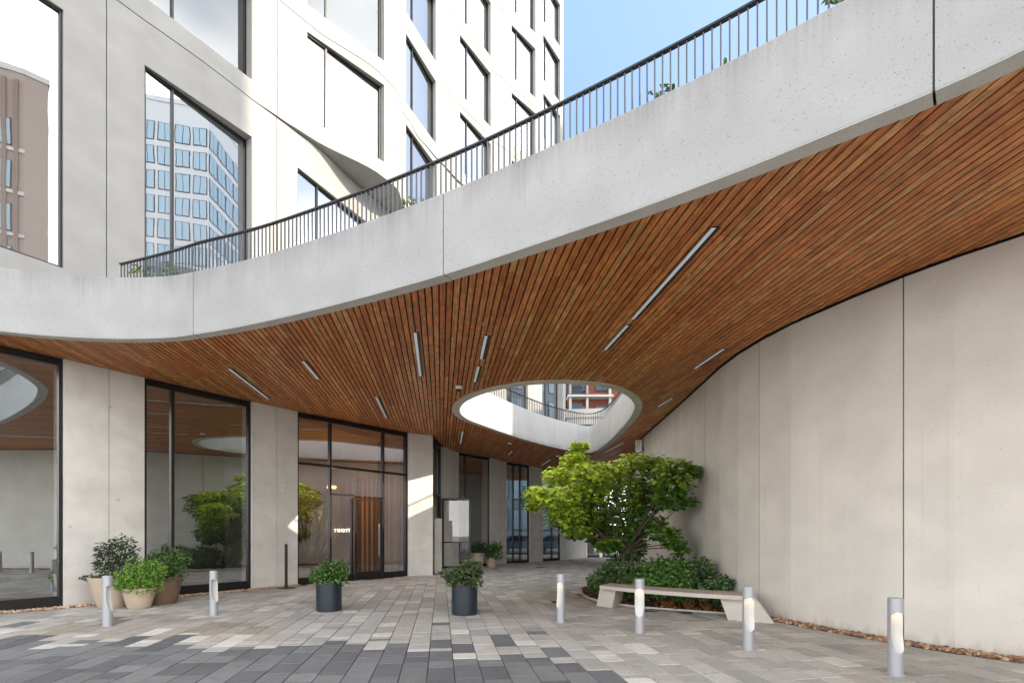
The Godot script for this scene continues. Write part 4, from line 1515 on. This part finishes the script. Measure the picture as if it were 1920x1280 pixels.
func build_bollards() -> void:
	var proto := make_bollard()
	var spots := [
		[-6.81, 8.97, 100, "grey bollard in front of the large clay planter at the left"],
		[-5.71, 10.2, 70, "grey bollard before the wide window left of the entrance"],
		[0.86, 9.4, -50, "lit grey bollard in mid-courtyard, farthest from the bench of the lit ones"],
		[2.01, 8.39, -22, "lit grey bollard in front of the middle of the bench"],
		[3.19, 7.19, 6, "lit grey bollard in front of the right end of the bench"],
		[4.24, 5.89, 8, "nearest and largest lit grey bollard beside the right-hand wall"]]
	for i in spots.size():
		var o: Node3D = proto if i == 5 else proto.duplicate()
		o.name = numbered("bollard_light")
		if i < 2:
			o.get_node("lamp_lens").material_override = M.white
			o.remove_child(o.get_node("bollard_lamp"))
		add_child(o)
		o.position = Vector3(spots[i][0], 0, -spots[i][1])
		o.rotation_degrees.y = spots[i][2]
		tag(o, spots[i][3], "bollard light", "grey cut-out bollard lights in the courtyard")

func build_fittings() -> void:
	var L := [
		[-6.33, 11.94, -6.68, 14.62, "slim ceiling light over the wide window left of the entrance, leftmost of all"],
		[-4.47, 11.42, -4.63, 12.76, "short slim ceiling light left of centre, second from the left"],
		[-3.66, 14.4, -4.01, 17.05, "slim ceiling light in front of the entrance windows"],
		[-1.77, 9.79, -2.14, 12.5, "slim ceiling light before the white dome camera, pointing at the corner pier"],
		[-0.47, 9.95, -0.645, 11.28, "front piece of the two-piece ceiling light left of the oval opening"],
		[-0.73, 11.78, -0.9, 12.98, "rear piece of the two-piece ceiling light left of the oval opening"],
		[2.45, 6.43, 2.09, 9.18, "longest and nearest slim ceiling light, right of centre"],
		[2.06, 9.45, 1.88, 10.72, "short slim ceiling light continuing the longest one towards the oval opening"],
		[4.25, 10.66, 4.1, 11.94, "slim ceiling light close to the right-hand wall, nearer of the two there"],
		[-1.77, 19.27, -2.11, 21.89, "slim ceiling light above the open glass door"],
		[0.02, 23.87, -0.15, 25.0, "short slim ceiling light above the far piers, left of the oval opening's far end"],
		[4.38, 14.5, 4.27, 15.5, "short slim ceiling light between the oval opening and the right-hand wall"],
		[1.93, 26.62, 1.62, 28.91, "farthest slim ceiling light beyond the oval opening, above the tree"],
		[4.55, 21.7, 4.22, 24.2, "slim ceiling light at the far right of the oval opening, behind the tree top"]]
	for a in L: linear_light(Vector2(a[0], a[1]), Vector2(a[2], a[3]), a[4])
	# dome cameras
	for d in [[-1.34, 13.41, "white dome camera on the ceiling at the left tip of the oval opening"], [-0.09, 21.76, "white dome camera on the ceiling beyond the oval opening, left one"], [2.17, 25.3, "white dome camera on the ceiling beyond the oval opening, right one above the tree"]]:
		var t := thing("dome_camera", d[2], "security camera", Vector3(d[0], CEIL, -d[1]), 0, "white dome cameras on the ceiling")
		var b := MB.new()
		b.lathe(Vector3.ZERO, [Vector2(0.075, -0.08), Vector2(0.085, -0.05), Vector2(0.085, 0.001)], 24)
		part("housing", b, M.white, t)
		var g := MB.new()
		g.lathe(Vector3.ZERO, [Vector2(0.001, -0.135), Vector2(0.032, -0.127), Vector2(0.056, -0.105), Vector2(0.066, -0.078), Vector2(0.075, -0.08)], 24)
		part("dome", g, M.black, t)
	for d in [[2.52, 7.61, "beside the longest ceiling light"], [5.02, 7.75, "near the right-hand wall at the front"], [-3.42, 11.11, "between the two short lights at the left"], [-4.55, 14.12, "in front of the entrance windows"], [-2.15, 13.55, "left of the dome camera by the oval opening"], [-0.51, 9.4, "in front of the two-piece light"]]:
		var t := thing("sprinkler", "small brass ceiling sprinkler %s" % d[2], "sprinkler", Vector3(d[0], CEIL, -d[1]), 0, "small ceiling sprinklers")
		var b := MB.new()
		b.lathe(Vector3.ZERO, [Vector2(0.012, -0.035), Vector2(0.03, -0.006), Vector2(0.032, 0.001)], 16)
		part("cup", b, M.brass, t)
		var g := MB.new()
		g.lathe(Vector3.ZERO, [Vector2(0.001, -0.05), Vector2(0.022, -0.049), Vector2(0.022, -0.044), Vector2(0.007, -0.042), Vector2(0.007, -0.03)], 12)
		part("deflector", g, M.brass, t)
	var sp := thing("wall_speaker", "white box speaker on the far end of the right-hand wall under the ceiling", "speaker", Vector3(4.84, 4.88, -20.3), -0.4)
	var s := MB.new()
	s.box(Vector3.ZERO, Vector3(0.24, 0.44, 0.26), Basis.IDENTITY, 0.02)
	part("cabinet", s, M.white, sp)
	var grille := MB.new()
	grille.box(Vector3(-0.02, 0, 0.132), Vector3(0.16, 0.36, 0.01))
	part("grille", grille, M.lip, sp)
	var br := MB.new()
	br.box(Vector3(0.14, 0, 0), Vector3(0.12, 0.05, 0.05))
	part("bracket", br, M.steel, sp)
	# slim black stand by the second pier
	var st := thing("sign_stand", "slim black post on a square base beside the second pier", "stand", Vector3(-6.42, 0, -15.15), -0.5)
	var base := MB.new()
	base.box(Vector3(0, 0.012, 0), Vector3(0.42, 0.02, 0.36), Basis.IDENTITY, 0.004)
	part("base_plate", base, M.black, st)
	var pole := MB.new()
	pole.box(Vector3(0, 0.64, 0), Vector3(0.09, 1.24, 0.035), Basis.IDENTITY, 0.004)
	part("post", pole, M.black, st)
	# pale post at the side entrance
	var pp := thing("entry_post", "tall narrow pale panel standing before the open glass door", "door panel", Vector3(-2.88, 0, -20.75), 0.35)
	var pb := MB.new()
	pb.box(Vector3(0, 1.08, 0), Vector3(0.30, 2.14, 0.06), Basis.IDENTITY, 0.006)
	part("panel", pb, M.bench, pp)
	var ph := MB.new()
	ph.tube([Vector3(0.1, 0.9, 0.06), Vector3(0.1, 1.3, 0.06)], 0.012, 0.012)
	part("pull", ph, M.steel, pp)

func build_lobby_grass() -> void:
	var t := thing("pampas_planter", "tall dry pampas grass in a wooden box behind the left entrance glass", "planter", Vector3(-6.85, 0.02, -17.7), 0.55)
	var b := MB.new()
	b.box(Vector3(0, 0.3, 0), Vector3(1.0, 0.6, 0.5), Basis.IDENTITY, 0.01)
	var w := mat(Color(0.36, 0.15, 0.05), 0.5)
	part("box", b, w, t)
	var m := MB.new()
	m.colored = true
	for k in 420:
		m.col = vary(Color(0.70, 0.63, 0.50), 0.25)
		var at := Vector3(rng.randf_range(-0.4, 0.4), 0.58, rng.randf_range(-0.18, 0.18))
		var lean := Vector3(at.x * 0.9 + rng.randf_range(-0.35, 0.35), 1.0, at.z + rng.randf_range(-0.3, 0.3))
		m.leaf(at, lean, Vector3(rng.randf_range(-0.5, 0.5), 0.1, 1), rng.randf_range(0.9, 1.75), rng.randf_range(0.012, 0.035))
	for k in 20:
		var a := Vector3(rng.randf_range(-0.5, 0.5), rng.randf_range(1.7, 2.3), rng.randf_range(-0.2, 0.2))
		for j in 60:
			m.col = vary(Color(0.78, 0.73, 0.62), 0.2)
			m.leaf(a + ball() * Vector3(0.07, 0.22, 0.07), Vector3(rng.randf_range(-0.7, 0.7), 1, rng.randf_range(-0.7, 0.7)), Vector3(0, 0, 1), 0.12, 0.014)
	part("grass", m, M.dark_leaf, t)

func build_terrace_plants() -> void:
	var tones := [Color(0.10, 0.20, 0.03), Color(0.06, 0.13, 0.02), Color(0.16, 0.26, 0.05)]
	var list := [
		[1.80, 6.42, 0.86, 0.08, 80, "small green plant at the middle of the front terrace railing, against the sky"],
		[2.30, 6.02, 0.70, 0.05, 26, "tiny leafy sprig right of the small plant on the terrace edge, against the sky"],
		[3.16, 5.2, 0.84, 0.13, 120, "leafy plant at the upper end of the terrace railing, cut by the frame"],
		[-1.62, 8.3, 0.62, 0.10, 60, "small bright plant on the terrace edge in front of the tower's swooping panel"],
		[-1.40, 8.25, 0.60, 0.05, 26, "leafy sprig just right of the small bright plant on the terrace edge"],
		[-7.2, 10.75, 0.85, 0.22, 160, "twiggy plant at the left end of the terrace railing"],
		[-6.7, 10.65, 0.70, 0.16, 90, "thin plant second from the left end of the terrace railing"]]
	for p in list:
		var h: float = p[2]
		var r: float = p[3]
		var c := []
		for k in 4: c.append([Vector3(rng.randf_range(-1, 1) * r, h * (0.45 + 0.18 * k), rng.randf_range(-1, 1) * r), Vector3(r, h * 0.2, r), p[4] / 4])
		shrub("terrace_plant", p[5], Vector3(p[0], 6.08, -p[1]), c, tones, 0.10, 0.05, M.leaf, "plants on the terrace edge")

# ------------------------------------------------------------------ the city round about
func block(called: String, label: String, corners: Array, high: float, wall: Material, storey: float, bay: float, size: Vector2, pane: Material, first := 1.2, band: Material = null) -> Node3D:
	var t := thing(called, label, "building")
	var poly := PackedVector2Array(corners)
	if Geometry2D.is_polygon_clockwise(poly): poly.reverse()
	var b := MB.new()
	b.prism(poly, -0.1, high)
	part("wall", b, wall, t)
	var roof := MB.new()
	for i in poly.size():
		var a := poly[i]; var z := poly[(i + 1) % poly.size()]
		var x := (z - a).normalized()
		var o := Vector2(x.y, -x.x)
		roof.prism(PackedVector2Array([a - x * 0.1 + o * 0.12, z + x * 0.1 + o * 0.12, z - o * 0.3, a - o * 0.3]), high - 0.02, high + 0.6)
	part("parapet", roof, wall if band == null else band, t)
	var shared := {}
	for i in poly.size():
		var a := poly[i]; var z := poly[(i + 1) % poly.size()]
		var mid := (a + z) / 2
		var x := (z - a).normalized()
		var o := Vector2(x.y, -x.x)
		if o.dot(Vector2(-2, 14) - mid) < 0: continue      # only the sides that face the courtyard
		var count := int((z - a).length() / bay)
		if count == 0: continue
		var gap := (z - a).length() / count
		var turn := atan2(x.y, x.x)
		var m: ArrayMesh
		if not shared.has(i):
			var n := MB.new()
			n.box(Vector3.ZERO, Vector3(size.x + 0.16, size.y + 0.16, 0.10))
			shared[i] = n.done()
		var g := MB.new()
		g.box(Vector3.ZERO, Vector3(size.x / 2 - 0.06, size.y, 0.02))
		var gm := g.done()
		m = shared[i]
		var y := first
		while y + size.y < high - 0.6:
			if band:
				var s := MB.new()
				s.box(pv(mid + o * 0.06, y - 0.45), Vector3((z - a).length() + 0.1, 0.35, 0.22), Basis(Vector3.UP, turn))
				part("string_course", s, band, t)
			for k in count:
				if part_count.get("%d/window" % t.get_instance_id(), 0) >= 290: break
				var at := a + x * gap * (k + 0.5)
				var w := part("window", m, M.frame if band == null else M.mullion, t, pv(at + o * 0.02, y + size.y / 2))
				w.rotation.y = turn
				for s in [-1, 1]: part("pane", gm, pane, w, Vector3(s * (size.x / 4 + 0.01), 0, 0.055))
			y += storey
	return t

func build_city() -> void:
	# straight through the oculus
	var blue := block("glass_building", "blue glass apartment building seen through the oval opening", [Vector2(-3.5, 47.5), Vector2(4.3, 48.0), Vector2(4.3, 58.0), Vector2(-3.5, 58.0)], 22.0, M.teal, 3.2, 1.3, Vector2(1.1, 2.5), M.blue_pane)
	for s in [[1.95, 2.8], [4.3, 4.75]]:
		var m := MB.new()
		m.box(Vector3((s[0] + s[1]) / 2, 11.0, -47.45), Vector3(s[1] - s[0], 22.0, 0.5))
		part("white_pier", m, M.white, blue)
	var red := block("brick_apartments", "red brick apartment building with white slab edges and balconies, seen through the oval opening", [Vector2(4.9, 46.5), Vector2(13.0, 46.0), Vector2(13.0, 56.0), Vector2(4.9, 56.0)], 21.0, M.brick, 3.1, 2.0, Vector2(1.3, 1.7), M.dark_pane, 1.6)
	for f in 7:
		var y := 0.9 + f * 3.1
		var m := MB.new()
		m.box(Vector3(6.7, y, -46.0), Vector3(3.9, 0.18, 1.3))
		part("balcony_slab", m, M.pale_stone, red)
		var r := MB.new()
		r.box(Vector3(5.6, y + 1.15, -45.42), Vector3(1.7, 0.05, 0.05))
		for k in 14: r.box(Vector3(4.8 + k * 0.13, y + 0.64, -45.42), Vector3(0.02, 1.0, 0.02))
		r.box(Vector3(5.6, y + 0.15, -45.42), Vector3(1.8, 0.04, 0.05))
		part("balcony_rail", r, M.black, red)
		var d := MB.new()
		d.box(Vector3(5.5, y + 1.5, -46.32), Vector3(1.2, 2.3, 0.2))
		part("balcony_door", d, M.dark_pane, red)
	for x in [5.0, 6.45, 8.4]:
		var m := MB.new()
		m.box(Vector3(x, 10.5, -45.75), Vector3(0.18, 21.0, 0.4))
		part("column", m, M.pale_stone, red)
	block("terrace_house", "low pale rendered building beside the brick apartments, seen through the oval opening", [Vector2(4.0, 38.5), Vector2(10.5, 37.5), Vector2(10.5, 44.0), Vector2(4.0, 44.0)], 9.9, M.pale_stone, 3.1, 2.2, Vector2(1.5, 1.9), M.dark_pane, 1.2)
	# storefront that closes the far end of the passage
	var shop := thing("far_storefront", "dark glazed storefront with white posts at the far end of the passage", "building")
	for k in 4:
		window(shop, Vector3(4.75 + k * 1.1, 0.0, -35.0), Vector3(5.83 + k * 1.1, 0.0, -35.0), CEIL, [], [2.6], M.glass, 0.05, 0.1, 0.15)
	for k in 4:
		var m := MB.new()
		m.box(Vector3(4.72 + k * 1.1 + (0.05 if k == 0 else 0.0), CEIL / 2, -34.9), Vector3(0.16 if k else 0.3, CEIL, 0.16))
		part("white_post", m, M.white, shop)
	var back := MB.new()
	back.box(Vector3(7.0, CEIL / 2, -37.0), Vector3(5.2, CEIL, 0.2))
	part("back_wall", back, M.dim, shop)
	# seen mirrored in the windows, and shading the tower's foot and the court
	var old := block("old_brick_building", "large brown brick building with pale bands, mirrored in the leftmost upper window", [Vector2(45.5, -2.9), Vector2(45.0, -4.6), Vector2(45.0, -12.5), Vector2(56.0, -16.5), Vector2(58.0, -7.4)], 47.0, mat(Color(0.36, 0.29, 0.25), 0.85), 4.2, 3.4, Vector2(1.9, 2.5), M.blue_pane, 2.0, M.pale_stone)
	for k in 7:
		var m := MB.new()
		m.box(Vector3(44.9, 23.0, 5.2 + k * 0.9), Vector3(0.3, 46.4, 0.35))
		part("brick_rib", m, mat(Color(0.24, 0.17, 0.14), 0.85), old)
	block("grey_glass_tower", "tall grey glass residential tower, mirrored in the upper window above the terrace's left end", [Vector2(60.0, 20.6), Vector2(64.0, 10.6), Vector2(78.0, 18.0), Vector2(73.0, 30.0)], 60.0, mat(Color(0.60, 0.62, 0.64), 0.5), 3.3, 1.9, Vector2(1.6, 2.3), M.blue_pane, 2.0)
	block("side_street_building", "long blue grey office building across the side street, mirrored in the far windows", [Vector2(30.0, 9.8), Vector2(42.0, 13.9), Vector2(42.0, 70.0), Vector2(30.0, 70.0)], 24.0, M.slate, 3.4, 2.6, Vector2(2.0, 2.2), M.far_pane, 2.0)
	var end := thing("set_back_wall", "plain grey wall set back beyond the courtyard wall's far end, behind the tree", "wall")
	for k in 3:
		var m := MB.new()
		m.prism(PackedVector2Array([Vector2(5.35 + k * 0.25, 22.05 + k * 2.1), Vector2(5.6 + k * 0.25, 24.14 + k * 2.1), Vector2(5.9 + k * 0.25, 24.14 + k * 2.1), Vector2(5.65 + k * 0.25, 22.05 + k * 2.1)]), -0.05, CEIL - 0.03)
		part("wall_panel", m, M.column, end)
	# side street beyond the wall's far end
	var road := MB.new()
	road.box(Vector3(18.0, -0.06, -40.0), Vector3(9.0, 0.05, 110.0))
	structure(put("side_street", road, mat(Color(0.05, 0.05, 0.052), 0.85)))
	for c in [[14.8, 31.5, Color(0.10, 0.18, 0.30), "blue parked car on the side street, nearer one"], [14.9, 37.6, Color(0.5, 0.52, 0.54), "silver parked car on the side street, farther one"]]:
		car(Vector3(c[0], -0.03, -c[1]), c[2], c[3])
	for p in [[12.2, 33.5, "street tree on the side street beyond the wall, nearer one"], [12.6, 41.0, "street tree on the side street beyond the wall, farther one"]]:
		var t := thing("street_tree", p[2], "tree", Vector3(p[0], -0.05, -p[1]), 0.0, "street trees beyond the wall")
		var tr := MB.new()
		tr.tube([Vector3(0, 0, 0), Vector3(0.05, 1.5, 0), Vector3(0, 3.0, 0.05), Vector3(0.1, 5.0, 0)], 0.14, 0.05, 8)
		part("trunk", tr, M.bark, t)
		var cl := []
		for k in 26: cl.append([Vector3(0, 4.6, 0) + ball() * Vector3(1.9, 1.7, 1.9), Vector3(0.75, 0.5, 0.75), 70])
		part("crown", leaf_mass(cl, [Color(0.06, 0.13, 0.02), Color(0.09, 0.17, 0.03), Color(0.04, 0.09, 0.015)], 0.26, 0.2), M.leaf, t)

func car(at: Vector3, paint: Color, label: String) -> void:
	var t := thing("parked_car", label, "car", at, 0.0, "cars parked on the side street")
	var m := mat(paint, 0.25, 0.3)
	var side := [Vector2(-2.2, 0.35), Vector2(-2.2, 0.75), Vector2(-1.3, 0.92), Vector2(-0.6, 1.42), Vector2(0.9, 1.46), Vector2(1.7, 0.98), Vector2(2.2, 0.9), Vector2(2.25, 0.35)]
	var b := MB.new()
	for k in side.size():
		var p: Vector2 = side[k]; var q: Vector2 = side[(k + 1) % side.size()]
		b.quad(Vector3(-0.88, p.y, p.x), Vector3(-0.88, q.y, q.x), Vector3(0.88, q.y, q.x), Vector3(0.88, p.y, p.x))
	for s in [-0.88, 0.88]:
		var c := Vector3(s, 0.7, 0)
		for k in side.size():
			var p: Vector2 = side[k]; var q: Vector2 = side[(k + 1) % side.size()]
			b.tri(c, Vector3(s, p.y, p.x), Vector3(s, q.y, q.x))
	part("body", b, m, t)
	for s in [-1, 1]:
		var g := MB.new()
		g.quad(Vector3(s * 0.886, 0.98, -1.15), Vector3(s * 0.886, 0.98, 1.5), Vector3(s * 0.886, 1.38, 0.85), Vector3(s * 0.886, 1.36, -0.55))
		part("side_window", g, M.dark_pane, t)
	var ws := MB.new()
	ws.quad(Vector3(-0.75, 0.99, -1.235), Vector3(0.75, 0.99, -1.235), Vector3(0.72, 1.37, -0.70), Vector3(-0.72, 1.37, -0.70))
	part("windscreen", ws, M.dark_pane, t)
	ws = MB.new()
	ws.quad(Vector3(-0.75, 1.04, 1.64), Vector3(0.75, 1.04, 1.64), Vector3(0.72, 1.38, 1.07), Vector3(-0.72, 1.38, 1.07))
	part("rear_window", ws, M.dark_pane, t)
	for x in [-0.8, 0.8]:
		for z in [-1.4, 1.4]:
			var w := MB.new()
			w.tube([Vector3(x - 0.1, 0.32, z), Vector3(x + 0.1, 0.32, z)], 0.32, 0.32, 18)
			var o := part("wheel", w, M.black, t)
			var r := MB.new()
			r.tube([Vector3(x - 0.105, 0.32, z), Vector3(x + 0.105, 0.32, z)], 0.19, 0.19, 14)
			part("rim", r, M.steel, o)
	for x in [-0.62, 0.62]:
		var h := MB.new()
		h.box(Vector3(x, 0.68, -2.19), Vector3(0.32, 0.14, 0.06))
		part("headlight", h, M.white, t)

# ------------------------------------------------------------------
func _ready() -> void:
	rng.seed = 11
	stage()
	survey()
	bed_line = PackedVector2Array([Vector2(1.95, 15.0), Vector2(1.75, 13.7), Vector2(1.78, 12.6), Vector2(2.02, 11.75), Vector2(2.69, 10.95), Vector2(3.54, 10.45), Vector2(4.12, 10.12), Vector2(4.7, 9.98), Vector2(4.64, 11.0), Vector2(4.62, 11.9), Vector2(4.68, 13.0), Vector2(4.76, 14.6), Vector2(4.84, 16.2), Vector2(3.6, 16.6), Vector2(2.5, 16.1)])
	make_materials()
	build_ground()
	build_tower()
	build_canopy()
	build_right_wall()
	build_city()
	# terrace and oculus railings
	var rail := shifted(relax(spline([Vector2(-8.05, 10.95), Vector2(-7.4, 10.72), Vector2(-6.6, 10.42), Vector2(-5.9, 10.12), Vector2(-4.55, 9.63), Vector2(-2.65, 8.74), Vector2(-0.87, 7.79), Vector2(0.38, 7.02), Vector2(1.53, 6.26), Vector2(2.46, 5.6), Vector2(3.16, 5.03), Vector2(3.7, 4.6), Vector2(4.1, 4.2)], 8), 3, false), -0.02)
	railing("long dark terrace railing along the canopy's curved front parapet", rail, 6.1, 7.1, 0.092, "dark terrace railings")
	var loop := shifted(hole, 0.12, true)
	loop.append(loop[0])
	railing("dark railing round the top of the oval opening", loop, 6.1, 7.05, 0.125, "dark terrace railings")
	pebbles("gravel_strip", PackedVector2Array([Vector2(-10.2, 10.3), Vector2(-9.42, 11.28), Vector2(-8.65, 12.6), Vector2(-7.2, 14.9), Vector2(-6.5, 16.1)]), 0.22, 1500, [Color(0.40, 0.27, 0.18), Color(0.52, 0.40, 0.29), Color(0.30, 0.19, 0.13), Color(0.46, 0.30, 0.2)], 0.06)
	var foot := PackedVector2Array()
	for p in right_wall:
		if p.y < 10.1 and p.y > 2.0: foot.append(p)
	pebbles("gravel_strip", foot, -0.24, 2200, [Color(0.20, 0.10, 0.05), Color(0.34, 0.2, 0.11), Color(0.12, 0.065, 0.04), Color(0.42, 0.29, 0.18)], 0.065)
	build_bench()
	build_bollards()
	build_plants()
	build_garden()
	build_fittings()
	build_lobby_grass()
	build_terrace_plants()
